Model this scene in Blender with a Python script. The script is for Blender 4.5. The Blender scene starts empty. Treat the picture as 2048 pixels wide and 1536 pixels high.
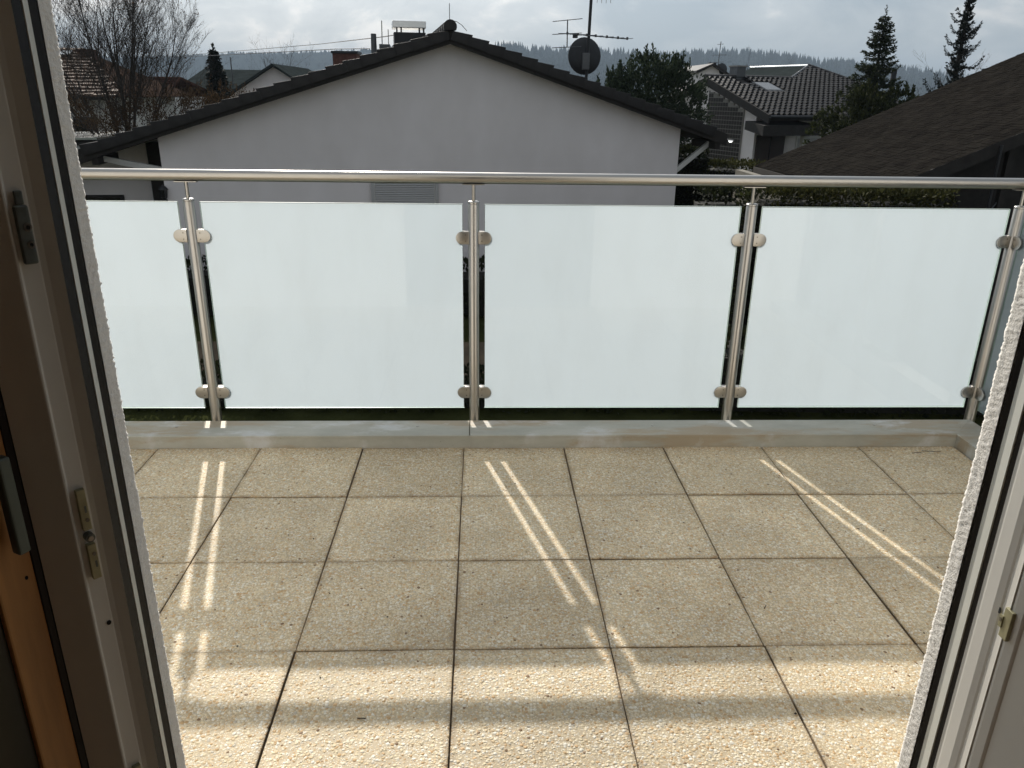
import bpy, bmesh, math, random
import numpy as np
from mathutils import Vector, Matrix, noise as mnoise

SC = bpy.context.scene
COL = SC.collection
R = math.radians
random.seed(7)
rng = np.random.default_rng(7)

# ------------------------------------------------------------------ camera
cam_d = bpy.data.cameras.new('camera')
cam = bpy.data.objects.new('camera', cam_d)
COL.objects.link(cam)
PITCH, YAW, ROLL = 0.359816, 0.042047, 0.014825
fw = Vector((math.sin(YAW) * math.cos(PITCH), math.cos(YAW) * math.cos(PITCH), -math.sin(PITCH)))
rt = Vector((math.cos(YAW), -math.sin(YAW), 0))
up = rt.cross(fw)
r2 = rt * math.cos(ROLL) + up * math.sin(ROLL)
u2 = up * math.cos(ROLL) - rt * math.sin(ROLL)
m = Matrix((r2, u2, -fw)).transposed().to_4x4()
m.translation = Vector((0.07007, -2.80514, 1.32542))
cam.matrix_world = m
cam_d.sensor_width = 36.0
cam_d.lens = 1544.70 / 2048 * 36
cam_d.clip_start = 0.02
cam_d.clip_end = 12000
SC.camera = cam

# ------------------------------------------------------------------ sun, sky, exposure
SUN_DIR = Vector((-0.263, 1.0, 0.642)).normalized()
SUN_EL = math.asin(SUN_DIR.z)
sun_d = bpy.data.lights.new('sun', 'SUN')
sun_d.energy = 3.9
sun_d.angle = R(0.6)
sun_d.color = (1.0, 0.94, 0.85)
sun = bpy.data.objects.new('sun', sun_d)
COL.objects.link(sun)
sun.rotation_euler = (-SUN_DIR).to_track_quat('-Z', 'Y').to_euler()
sun.location = (-8, 30, 20)

SC.view_settings.view_transform = 'Standard'
SC.view_settings.look = 'None'
SC.view_settings.gamma = 1.0
SC.view_settings.use_curve_mapping = False
SC.view_settings.exposure = 0.3

world = bpy.data.worlds.new('World')
SC.world = world
world.use_nodes = True


def build_world():
    nt = world.node_tree
    N, L = nt.nodes, nt.links
    N.clear()
    out = N.new('ShaderNodeOutputWorld')
    bg = N.new('ShaderNodeBackground')
    sky = N.new('ShaderNodeTexSky')
    sky.sky_type = 'NISHITA'
    sky.sun_disc = False
    sky.sun_elevation = SUN_EL
    sky.sun_rotation = math.atan2(SUN_DIR.x, SUN_DIR.y)
    sky.altitude = 400
    sky.dust_density = 2.0
    tc = N.new('ShaderNodeTexCoord')
    # cloud layer: the direction is projected on a flat cloud deck, so clouds crowd towards the horizon
    sep = N.new('ShaderNodeSeparateXYZ')
    L.new(tc.outputs['Generated'], sep.inputs[0])
    add = N.new('ShaderNodeMath'); add.operation = 'ADD'; add.inputs[1].default_value = 0.5
    ab = N.new('ShaderNodeMath'); ab.operation = 'ABSOLUTE'
    L.new(sep.outputs['Z'], ab.inputs[0]); L.new(ab.outputs[0], add.inputs[0])
    dv = N.new('ShaderNodeVectorMath'); dv.operation = 'DIVIDE'
    cmb = N.new('ShaderNodeCombineXYZ')
    L.new(sep.outputs['X'], cmb.inputs[0]); L.new(sep.outputs['Y'], cmb.inputs[1]); cmb.inputs[2].default_value = 0.35
    cm2 = N.new('ShaderNodeCombineXYZ')
    for i in range(3):
        L.new(add.outputs[0], cm2.inputs[i])
    L.new(cmb.outputs[0], dv.inputs[0]); L.new(cm2.outputs[0], dv.inputs[1])
    off = N.new('ShaderNodeVectorMath'); off.operation = 'ADD'; off.inputs[1].default_value = (5.3, 2.9, 1.4)
    L.new(dv.outputs[0], off.inputs[0])
    n1 = N.new('ShaderNodeTexNoise'); n1.inputs['Scale'].default_value = 3.2
    n1.inputs['Detail'].default_value = 7; n1.inputs['Roughness'].default_value = 0.56
    n1.inputs['Distortion'].default_value = 0.4
    L.new(off.outputs[0], n1.inputs['Vector'])
    ramp = N.new('ShaderNodeValToRGB')
    e = ramp.color_ramp.elements
    e[0].position = 0.40; e[0].color = (0.38, 0.445, 0.505, 1)
    e[1].position = 0.62; e[1].color = (0.92, 0.90, 0.88, 1)
    a = e.new(0.47); a.color = (0.48, 0.53, 0.575, 1)
    b = e.new(0.55); b.color = (0.60, 0.64, 0.67, 1)
    L.new(n1.outputs['Fac'], ramp.inputs[0])
    # clouds are brighter where the sun stands behind them
    dot = N.new('ShaderNodeVectorMath'); dot.operation = 'DOT_PRODUCT'; dot.inputs[1].default_value = SUN_DIR
    L.new(tc.outputs['Generated'], dot.inputs[0])
    mr = N.new('ShaderNodeMapRange'); mr.inputs[1].default_value = -0.2; mr.inputs[2].default_value = 1.0
    mr.inputs[3].default_value = 0.0; mr.inputs[4].default_value = 1.0
    L.new(dot.outputs['Value'], mr.inputs[0])
    pw = N.new('ShaderNodeMath'); pw.operation = 'POWER'; pw.inputs[1].default_value = 4.0
    L.new(mr.outputs[0], pw.inputs[0])
    ma = N.new('ShaderNodeMath'); ma.operation = 'MULTIPLY_ADD'
    ma.inputs[1].default_value = 0.9; ma.inputs[2].default_value = 0.56
    L.new(pw.outputs[0], ma.inputs[0])
    cl = N.new('ShaderNodeVectorMath'); cl.operation = 'SCALE'
    L.new(ramp.outputs[0], cl.inputs[0]); L.new(ma.outputs[0], cl.inputs['Scale'])
    skym = N.new('ShaderNodeVectorMath'); skym.operation = 'SCALE'; skym.inputs['Scale'].default_value = 0.1
    L.new(sky.outputs[0], skym.inputs[0])
    mix = N.new('ShaderNodeMix'); mix.data_type = 'RGBA'; mix.inputs[0].default_value = 0.86
    L.new(skym.outputs[0], mix.inputs[6]); L.new(cl.outputs[0], mix.inputs[7])
    L.new(mix.outputs[2], bg.inputs[0])
    bg.inputs[1].default_value = 1.0
    L.new(bg.outputs[0], out.inputs[0])


build_world()
SC.cycles.max_bounces = 10
SC.cycles.transparent_max_bounces = 16
SC.cycles.transmission_bounces = 8
SC.cycles.volume_bounces = 0
SC.cycles.sample_clamp_indirect = 6
SC.cycles.use_denoising = True


# ------------------------------------------------------------------ helpers
def link(o, parent=None):
    COL.objects.link(o)
    if parent is not None:
        o.parent = parent
    return o


ROOTM = {}


def tag(o, label=None, cat=None, group=None, kind=None):
    if label: o['label'] = label
    if cat: o['category'] = cat
    if group: o['group'] = group
    if kind: o['kind'] = kind
    return o


def thing(name, label, cat, loc=(0, 0, 0), rz=0.0, group=None):
    o = bpy.data.objects.new(name, None)
    o.empty_display_size = 0.2
    o.location = loc
    o.rotation_euler = (0, 0, rz)
    link(o)
    ROOTM[o.name] = Matrix.Translation(Vector(loc)) @ Matrix.Rotation(rz, 4, 'Z')
    return tag(o, label, cat, group)


def root(o):
    while o.parent is not None:
        o = o.parent
    return o


class MB:
    def __init__(s):
        s.v, s.f = [], []

    def quad(s, *p):
        n = len(s.v)
        s.v += [tuple(x) for x in p]
        s.f.append(tuple(range(n, n + len(p))))
        return s

    def box(s, lo, hi):
        x0, y0, z0 = lo; x1, y1, z1 = hi
        n = len(s.v)
        s.v += [(x0, y0, z0), (x1, y0, z0), (x1, y1, z0), (x0, y1, z0), (x0, y0, z1), (x1, y0, z1), (x1, y1, z1), (x0, y1, z1)]
        s.f += [tuple(n + i for i in q) for q in ((0, 3, 2, 1), (4, 5, 6, 7), (0, 1, 5, 4), (1, 2, 6, 5), (2, 3, 7, 6), (3, 0, 4, 7))]
        return s

    def hexa(s, p):   # 8 corners, bottom ring then top ring
        n = len(s.v)
        s.v += [tuple(x) for x in p]
        s.f += [tuple(n + i for i in q) for q in ((0, 3, 2, 1), (4, 5, 6, 7), (0, 1, 5, 4), (1, 2, 6, 5), (2, 3, 7, 6), (3, 0, 4, 7))]
        return s

    def extrude(s, poly, vec):
        n = len(s.v); k = len(poly); vec = Vector(vec)
        s.v += [tuple(p) for p in poly] + [tuple(Vector(p) + vec) for p in poly]
        s.f.append(tuple(n + i for i in range(k))[::-1])
        s.f.append(tuple(n + k + i for i in range(k)))
        for i in range(k):
            j = (i + 1) % k
            s.f.append((n + i, n + j, n + k + j, n + k + i))
        return s

    def tube(s, pts, rad, n=8, caps=True):
        pts = [Vector(p) for p in pts]
        if not hasattr(rad, '__len__'):
            rad = [rad] * len(pts)
        b = len(s.v)
        prev = None
        for i, p in enumerate(pts):
            if i == 0: d = pts[1] - p
            elif i == len(pts) - 1: d = p - pts[i - 1]
            else: d = (pts[i + 1] - p).normalized() + (p - pts[i - 1]).normalized()
            d = d.normalized()
            if prev is None:
                a = Vector((0, 0, 1)) if abs(d.z) < 0.9 else Vector((1, 0, 0))
                e1 = d.cross(a).normalized()
            else:
                e1 = (prev - d * prev.dot(d)).normalized()
            prev = e1
            e2 = d.cross(e1)
            sc = 1.0
            if 0 < i < len(pts) - 1:
                c = (pts[i + 1] - p).normalized().dot((p - pts[i - 1]).normalized())
                sc = 1.0 / max(0.5, math.sqrt(max(0.0, (1 + c) / 2)))
            for k in range(n):
                t = 2 * math.pi * k / n
                o = e1 * math.cos(t) + e2 * math.sin(t)
                if sc > 1.001:   # mitred elbow
                    bis = ((pts[i + 1] - p).normalized() - (p - pts[i - 1]).normalized())
                    if bis.length > 1e-6:
                        bis.normalize()
                        o = o + bis * o.dot(bis) * (sc - 1)
                s.v.append(tuple(p + o * rad[i]))
        for i in range(len(pts) - 1):
            for k in range(n):
                k2 = (k + 1) % n
                s.f.append((b + i * n + k, b + i * n + k2, b + (i + 1) * n + k2, b + (i + 1) * n + k))
        if caps:
            s.f.append(tuple(b + k for k in range(n))[::-1])
            s.f.append(tuple(b + (len(pts) - 1) * n + k for k in range(n)))
        return s

    def lathe(s, prof, c=(0, 0, 0), n=24):   # prof: (radius, z)
        b = len(s.v)
        for r_, z in prof:
            for k in range(n):
                t = 2 * math.pi * k / n
                s.v.append((c[0] + r_ * math.cos(t), c[1] + r_ * math.sin(t), c[2] + z))
        for i in range(len(prof) - 1):
            for k in range(n):
                k2 = (k + 1) % n
                s.f.append((b + i * n + k, b + i * n + k2, b + (i + 1) * n + k2, b + (i + 1) * n + k))
        s.f.append(tuple(b + k for k in range(n))[::-1])
        s.f.append(tuple(b + (len(prof) - 1) * n + k for k in range(n)))
        return s

    def mesh(s, name, mat, world_root=None, smooth=None, bevel=0.0, seg=2):
        vs = s.v
        if world_root is not None:
            inv = ROOTM[root(world_root).name].inverted()
            vs = [tuple(inv @ Vector(p)) for p in vs]
        me = bpy.data.meshes.new(name)
        me.from_pydata(vs, [], s.f)
        bm = bmesh.new(); bm.from_mesh(me)
        bmesh.ops.remove_doubles(bm, verts=bm.verts, dist=2e-5)
        bmesh.ops.recalc_face_normals(bm, faces=bm.faces)
        if bevel > 0:
            es = [e for e in bm.edges if len(e.link_faces) == 2 and e.calc_face_angle(0) > 0.6]
            bmesh.ops.bevel(bm, geom=es, offset=bevel, segments=seg, affect='EDGES', profile=0.6, clamp_overlap=True)
        bm.to_mesh(me); bm.free()
        if mat is not None:
            for mm in (mat if isinstance(mat, (list, tuple)) else [mat]):
                me.materials.append(mm)
        if smooth is not None:
            me.polygons.foreach_set('use_smooth', [True] * len(me.polygons))
            me.set_sharp_from_angle(angle=R(smooth))
        return me

    def build(s, name, mat, parent=None, world=False, **kw):
        me = s.mesh(name, mat, parent if (world and parent is not None) else None, **kw)
        return link(bpy.data.objects.new(name, me), parent)


def np_mesh(name, V, F, mat, parent=None, world=False):
    V = np.asarray(V, dtype=np.float32); F = np.asarray(F, dtype=np.int32)
    if world and parent is not None:
        inv = np.array(ROOTM[root(parent).name].inverted())
        V = (V @ inv[:3, :3].T + inv[:3, 3]).astype(np.float32)
    k = F.shape[1]
    me = bpy.data.meshes.new(name)
    me.vertices.add(len(V)); me.loops.add(F.size); me.polygons.add(len(F))
    me.vertices.foreach_set('co', V.ravel())
    me.loops.foreach_set('vertex_index', F.ravel())
    me.polygons.foreach_set('loop_start', np.arange(0, F.size, k, dtype=np.int32))
    me.polygons.foreach_set('loop_total', np.full(len(F), k, dtype=np.int32))
    me.update(calc_edges=True); me.validate()
    me.materials.append(mat)
    return link(bpy.data.objects.new(name, me), parent)


# ------------------------------------------------------------------ materials
def new_mat(name):
    mt = bpy.data.materials.new(name); mt.use_nodes = True
    nt = mt.node_tree
    return mt, nt.nodes, nt.links, nt.nodes['Principled BSDF']


def pmat(name, col, rough=0.6, metal=0.0, vary=0.12, vscale=4.0, bump=0.0, bscale=60.0, bdist=0.004, spec=0.5, detail=5, col2=None, stretch=None):
    mt, N, L, P = new_mat(name)
    P.inputs['Roughness'].default_value = rough
    P.inputs['Metallic'].default_value = metal
    P.inputs['Specular IOR Level'].default_value = spec
    tc = N.new('ShaderNodeTexCoord')
    vec = tc.outputs['Object']
    if stretch:
        mp = N.new('ShaderNodeMapping'); mp.inputs['Scale'].default_value = stretch
        L.new(vec, mp.inputs[0]); vec = mp.outputs[0]
    n = N.new('ShaderNodeTexNoise'); n.inputs['Scale'].default_value = vscale; n.inputs['Detail'].default_value = detail
    n.inputs['Roughness'].default_value = 0.6
    L.new(vec, n.inputs['Vector'])
    rp = N.new('ShaderNodeValToRGB'); e = rp.color_ramp.elements
    c2 = col2 or tuple(c * (1 - vary) for c in col)
    c1 = col if col2 else tuple(min(1, c * (1 + vary)) for c in col)
    e[0].position = 0.32; e[0].color = (*c2, 1); e[1].position = 0.68; e[1].color = (*c1, 1)
    L.new(n.outputs['Fac'], rp.inputs[0]); L.new(rp.outputs[0], P.inputs['Base Color'])
    if bump > 0:
        n2 = N.new('ShaderNodeTexNoise'); n2.inputs['Scale'].default_value = bscale; n2.inputs['Detail'].default_value = 3
        L.new(vec, n2.inputs['Vector'])
        b = N.new('ShaderNodeBump'); b.inputs['Strength'].default_value = bump; b.inputs['Distance'].default_value = bdist
        L.new(n2.outputs['Fac'], b.inputs['Height']); L.new(b.outputs[0], P.inputs['Normal'])
    return mt


def foliage_mat(name, dark, light, trans=0.25, rough=0.75, spec=0.15):
    mt, N, L, P = new_mat(name)
    out = [n for n in N if n.type == 'OUTPUT_MATERIAL'][0]
    geo = N.new('ShaderNodeNewGeometry')
    rp = N.new('ShaderNodeValToRGB'); e = rp.color_ramp.elements
    e[0].color = (*dark, 1); e[1].color = (*light, 1)
    L.new(geo.outputs['Random Per Island'], rp.inputs[0])
    P.inputs['Roughness'].default_value = rough
    P.inputs['Specular IOR Level'].default_value = spec
    L.new(rp.outputs[0], P.inputs['Base Color'])
    tr = N.new('ShaderNodeBsdfTranslucent'); L.new(rp.outputs[0], tr.inputs[0])
    mx = N.new('ShaderNodeMixShader'); mx.inputs[0].default_value = trans
    L.new(P.outputs[0], mx.inputs[1]); L.new(tr.outputs[0], mx.inputs[2]); L.new(mx.outputs[0], out.inputs[0])
    return mt


def slab_mat():
    """washed concrete: rounded pebbles in a sandy cement, each slab with its own offset and tone"""
    mt, N, L, P = new_mat('exposed_aggregate')
    tc = N.new('ShaderNodeTexCoord'); oi = N.new('ShaderNodeObjectInfo')
    ad = N.new('ShaderNodeVectorMath'); ad.operation = 'ADD'
    sc = N.new('ShaderNodeMath'); sc.operation = 'MULTIPLY'; sc.inputs[1].default_value = 37.0
    L.new(oi.outputs['Random'], sc.inputs[0]); L.new(tc.outputs['Object'], ad.inputs[0]); L.new(sc.outputs[0], ad.inputs[1])
    # flatten cells: wobble the lookup a little so that pebbles are not regular
    nz = N.new('ShaderNodeTexNoise'); nz.inputs['Scale'].default_value = 90; L.new(ad.outputs[0], nz.inputs['Vector'])
    ws = N.new('ShaderNodeVectorMath'); ws.operation = 'MULTIPLY_ADD'; ws.inputs[1].default_value = (0.006,) * 3
    L.new(nz.outputs['Color'], ws.inputs[0]); L.new(ad.outputs[0], ws.inputs[2])
    def layer(scale):
        v1 = N.new('ShaderNodeTexVoronoi'); v1.inputs['Scale'].default_value = scale
        L.new(ws.outputs[0], v1.inputs['Vector'])
        sp = N.new('ShaderNodeSeparateColor'); L.new(v1.outputs['Color'], sp.inputs[0])
        rp = N.new('ShaderNodeValToRGB'); rp.color_ramp.interpolation = 'CONSTANT'
        e = rp.color_ramp.elements
        cols = [(0.0, (.24, .15, .08)), (.006, (.58, .39, .20)), (.10, (.70, .54, .33)), (.26, (.77, .65, .44)), (.52, (.82, .72, .54)), (.72, (.87, .82, .70)), (.88, (.61, .55, .44)), (.95, (.67, .46, .25))]
        e[0].position = 0; e[0].color = (*cols[0][1], 1); e[1].position = cols[1][0]; e[1].color = (*cols[1][1], 1)
        for p, c in cols[2:]:
            x = e.new(p); x.color = (*c, 1)
        L.new(sp.outputs[0], rp.inputs[0])
        # every pebble has its own size: the cell distance is compared with a random radius
        rd = N.new('ShaderNodeMapRange'); rd.inputs[3].default_value = .34; rd.inputs[4].default_value = .62
        L.new(sp.outputs[1], rd.inputs[0])
        df = N.new('ShaderNodeMath'); df.operation = 'SUBTRACT'
        L.new(rd.outputs[0], df.inputs[0]); L.new(v1.outputs['Distance'], df.inputs[1])
        mk = N.new('ShaderNodeMapRange'); mk.inputs[1].default_value = -.05; mk.inputs[2].default_value = .08
        L.new(df.outputs[0], mk.inputs[0])
        ht = N.new('ShaderNodeMapRange'); ht.inputs[1].default_value = -.02; ht.inputs[2].default_value = .34
        L.new(df.outputs[0], ht.inputs[0])
        return rp.outputs[0], mk.outputs[0], ht.outputs[0]
    cA, mA, hA = layer(118)
    cB, mB, hB = layer(215)
    m1 = N.new('ShaderNodeMix'); m1.data_type = 'RGBA'; m1.inputs[6].default_value = (.56, .46, .31, 1)
    L.new(mB, m1.inputs[0]); L.new(cB, m1.inputs[7])
    mix = N.new('ShaderNodeMix'); mix.data_type = 'RGBA'
    L.new(mA, mix.inputs[0]); L.new(m1.outputs[2], mix.inputs[6]); L.new(cA, mix.inputs[7])
    big = N.new('ShaderNodeTexNoise'); big.inputs['Scale'].default_value = 4; big.inputs['Detail'].default_value = 7
    L.new(ad.outputs[0], big.inputs['Vector'])
    br = N.new('ShaderNodeMapRange'); br.inputs[1].default_value = 0.3; br.inputs[2].default_value = 0.7; br.inputs[3].default_value = 0.82; br.inputs[4].default_value = 1.07
    L.new(big.outputs['Fac'], br.inputs[0])
    tr_ = N.new('ShaderNodeMapRange'); tr_.inputs[3].default_value = 0.86; tr_.inputs[4].default_value = 1.05
    L.new(oi.outputs['Random'], tr_.inputs[0])
    mm = N.new('ShaderNodeMath'); mm.operation = 'MULTIPLY'; L.new(br.outputs[0], mm.inputs[0]); L.new(tr_.outputs[0], mm.inputs[1])
    sv = N.new('ShaderNodeVectorMath'); sv.operation = 'SCALE'
    L.new(mix.outputs[2], sv.inputs[0]); L.new(mm.outputs[0], sv.inputs['Scale'])
    # dirt gathers along the slab rims
    ob = N.new('ShaderNodeSeparateXYZ'); L.new(tc.outputs['Object'], ob.inputs[0])
    ax = N.new('ShaderNodeMath'); ax.operation = 'ABSOLUTE'; L.new(ob.outputs[0], ax.inputs[0])
    ay = N.new('ShaderNodeMath'); ay.operation = 'ABSOLUTE'; L.new(ob.outputs[1], ay.inputs[0])
    mx_ = N.new('ShaderNodeMath'); mx_.operation = 'MAXIMUM'; L.new(ax.outputs[0], mx_.inputs[0]); L.new(ay.outputs[0], mx_.inputs[1])
    rim = N.new('ShaderNodeMapRange'); rim.inputs[1].default_value = .183; rim.inputs[2].default_value = .198
    L.new(mx_.outputs[0], rim.inputs[0])
    rn = N.new('ShaderNodeTexNoise'); rn.inputs['Scale'].default_value = 14; rn.inputs['Detail'].default_value = 6; L.new(ad.outputs[0], rn.inputs['Vector'])
    rq = N.new('ShaderNodeMapRange'); rq.inputs[1].default_value = .35; rq.inputs[2].default_value = .7; rq.inputs[3].default_value = .1; rq.inputs[4].default_value = .75
    L.new(rn.outputs['Fac'], rq.inputs[0])
    rm_ = N.new('ShaderNodeMath'); rm_.operation = 'MULTIPLY'; L.new(rim.outputs[0], rm_.inputs[0]); L.new(rq.outputs[0], rm_.inputs[1])
    dm = N.new('ShaderNodeMix'); dm.data_type = 'RGBA'; dm.inputs[7].default_value = (.22, .15, .085, 1)
    L.new(rm_.outputs[0], dm.inputs[0]); L.new(sv.outputs[0], dm.inputs[6])
    L.new(dm.outputs[2], P.inputs['Base Color'])
    P.inputs['Roughness'].default_value = 0.6; P.inputs['Specular IOR Level'].default_value = 0.35
    h2 = N.new('ShaderNodeMath'); h2.operation = 'MULTIPLY_ADD'; h2.inputs[1].default_value = .35
    L.new(hB, h2.inputs[0]); L.new(hA, h2.inputs[2])
    b = N.new('ShaderNodeBump'); b.inputs['Strength'].default_value = 0.8; b.inputs['Distance'].default_value = 0.0022
    L.new(h2.outputs[0], b.inputs['Height']); L.new(b.outputs[0], P.inputs['Normal'])
    return mt


def steel_mat():
    mt, N, L, P = new_mat('brushed_stainless')
    P.inputs['Metallic'].default_value = 1.0; P.inputs['Base Color'].default_value = (.44, .425, .40, 1)
    tc = N.new('ShaderNodeTexCoord')
    n = N.new('ShaderNodeTexNoise'); n.inputs['Scale'].default_value = 14; n.inputs['Detail'].default_value = 6
    L.new(tc.outputs['Object'], n.inputs['Vector'])
    mr = N.new('ShaderNodeMapRange'); mr.inputs[3].default_value = 0.24; mr.inputs[4].default_value = 0.42
    L.new(n.outputs['Fac'], mr.inputs[0]); L.new(mr.outputs[0], P.inputs['Roughness'])
    n2 = N.new('ShaderNodeTexNoise'); n2.inputs['Scale'].default_value = 500; n2.inputs['Detail'].default_value = 2
    L.new(tc.outputs['Object'], n2.inputs['Vector'])
    b = N.new('ShaderNodeBump'); b.inputs['Strength'].default_value = 0.12; b.inputs['Distance'].default_value = 0.001
    L.new(n2.outputs['Fac'], b.inputs['Height']); L.new(b.outputs[0], P.inputs['Normal'])
    return mt


def glass_clear_mat():
    mt, N, L, P = new_mat('clear_pane')
    out = [n for n in N if n.type == 'OUTPUT_MATERIAL'][0]
    N.remove(P)
    t = N.new('ShaderNodeBsdfTransparent'); t.inputs[0].default_value = (.95, .975, .96, 1)
    g = N.new('ShaderNodeBsdfGlossy'); g.inputs['Roughness'].default_value = 0.03
    f = N.new('ShaderNodeFresnel'); f.inputs[0].default_value = 1.5
    mx = N.new('ShaderNodeMixShader')
    L.new(f.outputs[0], mx.inputs[0]); L.new(t.outputs[0], mx.inputs[1]); L.new(g.outputs[0], mx.inputs[2])
    # a little dust with rain streaks on the pane
    tc = N.new('ShaderNodeTexCoord'); mp = N.new('ShaderNodeMapping'); mp.inputs['Scale'].default_value = (9, 9, 2.6)
    L.new(tc.outputs['Object'], mp.inputs[0])
    n = N.new('ShaderNodeTexNoise'); n.inputs['Scale'].default_value = 1.0; n.inputs['Detail'].default_value = 8; n.inputs['Roughness'].default_value = .65
    L.new(mp.outputs[0], n.inputs['Vector'])
    mr = N.new('ShaderNodeMapRange'); mr.inputs[1].default_value = .45; mr.inputs[2].default_value = .8; mr.inputs[3].default_value = .005; mr.inputs[4].default_value = .045
    L.new(n.outputs['Fac'], mr.inputs[0])
    d = N.new('ShaderNodeBsdfDiffuse'); d.inputs[0].default_value = (.45, .42, .36, 1)
    m2 = N.new('ShaderNodeMixShader'); L.new(mr.outputs[0], m2.inputs[0]); L.new(mx.outputs[0], m2.inputs[1]); L.new(d.outputs[0], m2.inputs[2])
    L.new(m2.outputs[0], out.inputs[0])
    return mt


def film_mat():
    mt, N, L, P = new_mat('opal_film')
    out = [n for n in N if n.type == 'OUTPUT_MATERIAL'][0]
    N.remove(P)
    t = N.new('ShaderNodeBsdfTranslucent'); t.inputs[0].default_value = FILM_T
    d = N.new('ShaderNodeBsdfDiffuse'); d.inputs[0].default_value = (.80, .84, .83, 1)
    tc = N.new('ShaderNodeTexCoord'); n = N.new('ShaderNodeTexNoise'); n.inputs['Scale'].default_value = 1.6; n.inputs['Detail'].default_value = 6
    L.new(tc.outputs['Object'], n.inputs['Vector'])
    mr = N.new('ShaderNodeMapRange'); mr.inputs[1].default_value = .3; mr.inputs[2].default_value = .7; mr.inputs[3].default_value = 0.30; mr.inputs[4].default_value = 0.34
    L.new(n.outputs['Fac'], mr.inputs[0])
    mx = N.new('ShaderNodeMixShader'); L.new(mr.outputs[0], mx.inputs[0])
    L.new(t.outputs[0], mx.inputs[1]); L.new(d.outputs[0], mx.inputs[2]); L.new(mx.outputs[0], out.inputs[0])
    return mt


FILM_T = (.595, .645, .73, 1)
M = {}
M['slab'] = slab_mat()
M['screed'] = pmat('joint_dirt', (.17, .125, .08), .95, bump=.4)
M['steel'] = steel_mat()
M['steel_dark'] = pmat('screw_steel', (.22, .21, .19), .4, 1.0)
M['zinc'] = pmat('zinc_sheet', (.42, .435, .40), .55, .35, vary=.16, vscale=7, bump=.10, bscale=9, bdist=.01)


def zinc_mat():
    """folded zinc: patchy patina, brownish water marks and pale oxide blooms"""
    mt, N, L, P = new_mat('weathered_zinc')
    tc = N.new('ShaderNodeTexCoord')
    def noise(scale, detail, st):
        mp = N.new('ShaderNodeMapping'); mp.inputs['Scale'].default_value = st; L.new(tc.outputs['Object'], mp.inputs[0])
        n = N.new('ShaderNodeTexNoise'); n.inputs['Scale'].default_value = scale; n.inputs['Detail'].default_value = detail; n.inputs['Roughness'].default_value = .65
        L.new(mp.outputs[0], n.inputs['Vector']); return n.outputs['Fac']
    def ramp(f, p0, c0, p1, c1):
        r = N.new('ShaderNodeValToRGB'); e = r.color_ramp.elements
        e[0].position = p0; e[0].color = (*c0, 1); e[1].position = p1; e[1].color = (*c1, 1); L.new(f, r.inputs[0]); return r.outputs[0]
    base = ramp(noise(3.0, 9, (1, 2.5, 2)), .35, (.34, .345, .31), .68, (.47, .47, .43))
    def over(col, f, p0, p1, amt):
        mr = N.new('ShaderNodeMapRange'); mr.inputs[1].default_value = p0; mr.inputs[2].default_value = p1; mr.inputs[4].default_value = amt; L.new(f, mr.inputs[0])
        mx = N.new('ShaderNodeMix'); mx.data_type = 'RGBA'; mx.inputs[7].default_value = (*col[1], 1)
        L.new(mr.outputs[0], mx.inputs[0]); L.new(col[0], mx.inputs[6]); return mx.outputs[2]
    c = over((base, (.36, .29, .20)), noise(1.7, 8, (1, 4, 4)), .50, .60, .75)
    c = over((c, (.56, .58, .60)), noise(2.3, 7, (1.3, 3, 1)), .54, .64, .8)
    c = over((c, (.16, .15, .11)), noise(60, 3, (1, 1, 1)), .70, .74, .6)
    L.new(c, P.inputs['Base Color'])
    P.inputs['Metallic'].default_value = .12
    rr = N.new('ShaderNodeMapRange'); rr.inputs[3].default_value = .45; rr.inputs[4].default_value = .7; L.new(noise(5, 6, (1, 1, 1)), rr.inputs[0]); L.new(rr.outputs[0], P.inputs['Roughness'])
    b = N.new('ShaderNodeBump'); b.inputs['Strength'].default_value = .15; b.inputs['Distance'].default_value = .01
    L.new(noise(7, 2, (1, 1, 1)), b.inputs['Height']); L.new(b.outputs[0], P.inputs['Normal'])
    return mt


M['zinc'] = zinc_mat()
M['glass'] = glass_clear_mat()
M['film'] = film_mat()
M['glass_edge'] = pmat('ground_glass_edge', (.62, .74, .68), .35, 0, vary=.05)
M['render'] = pmat('coarse_white_render', (.82, .79, .74), .9, vary=.07, vscale=300, bump=.4, bscale=420, bdist=.003)
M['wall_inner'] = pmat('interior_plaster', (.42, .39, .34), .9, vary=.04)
M['wood_floor'] = pmat('oak_floor', (.20, .14, .09), .5, vary=.25, vscale=3, stretch=(1, 12, 1))
M['pvc'] = pmat('white_pvc', (.74, .72, .67), .4, vary=.03, vscale=3)
M['rubber'] = pmat('black_rubber_seal', (.012, .011, .012), .55, vary=.3)
M['alu_strip'] = pmat('grey_strip', (.74, .74, .68), .4, .0, vary=.04)
M['brass'] = pmat('yellow_chromated_steel', (.36, .34, .22), .5, .6, vary=.15, vscale=40)
M['castgrey'] = pmat('dark_zinc_casting', (.17, .19, .18), .45, .6, vary=.2, vscale=50)
M['black'] = pmat('black_hole', (.01, .01, .01), .9)
M['leaf_warmlit'] = pmat('warm_lit_leaf', (.50, .24, .075), .55, vary=.22, vscale=4, stretch=(6, 6, .6))  # warm room light on a white leaf, put into the base colour
M['handle'] = pmat('matt_metal_handle', (.11, .13, .115), .5, .4)
M['darkpane'] = pmat('dark_inner_pane', (.03, .03, .018), .15)
M['house_white'] = pmat('white_house_render', (.87, .83, .83), .92, col2=(.77, .73, .72), vscale=.8, stretch=(1.2, 1.2, .7), detail=8, bump=.5, bscale=70, bdist=.006)
M['house_grey'] = pmat('old_white_render', (.62, .62, .60), .92, vary=.10, vscale=1.2)
M['dark_timber'] = pmat('dark_stained_timber', (.020, .017, .015), .75, vary=.35, vscale=6)
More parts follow.
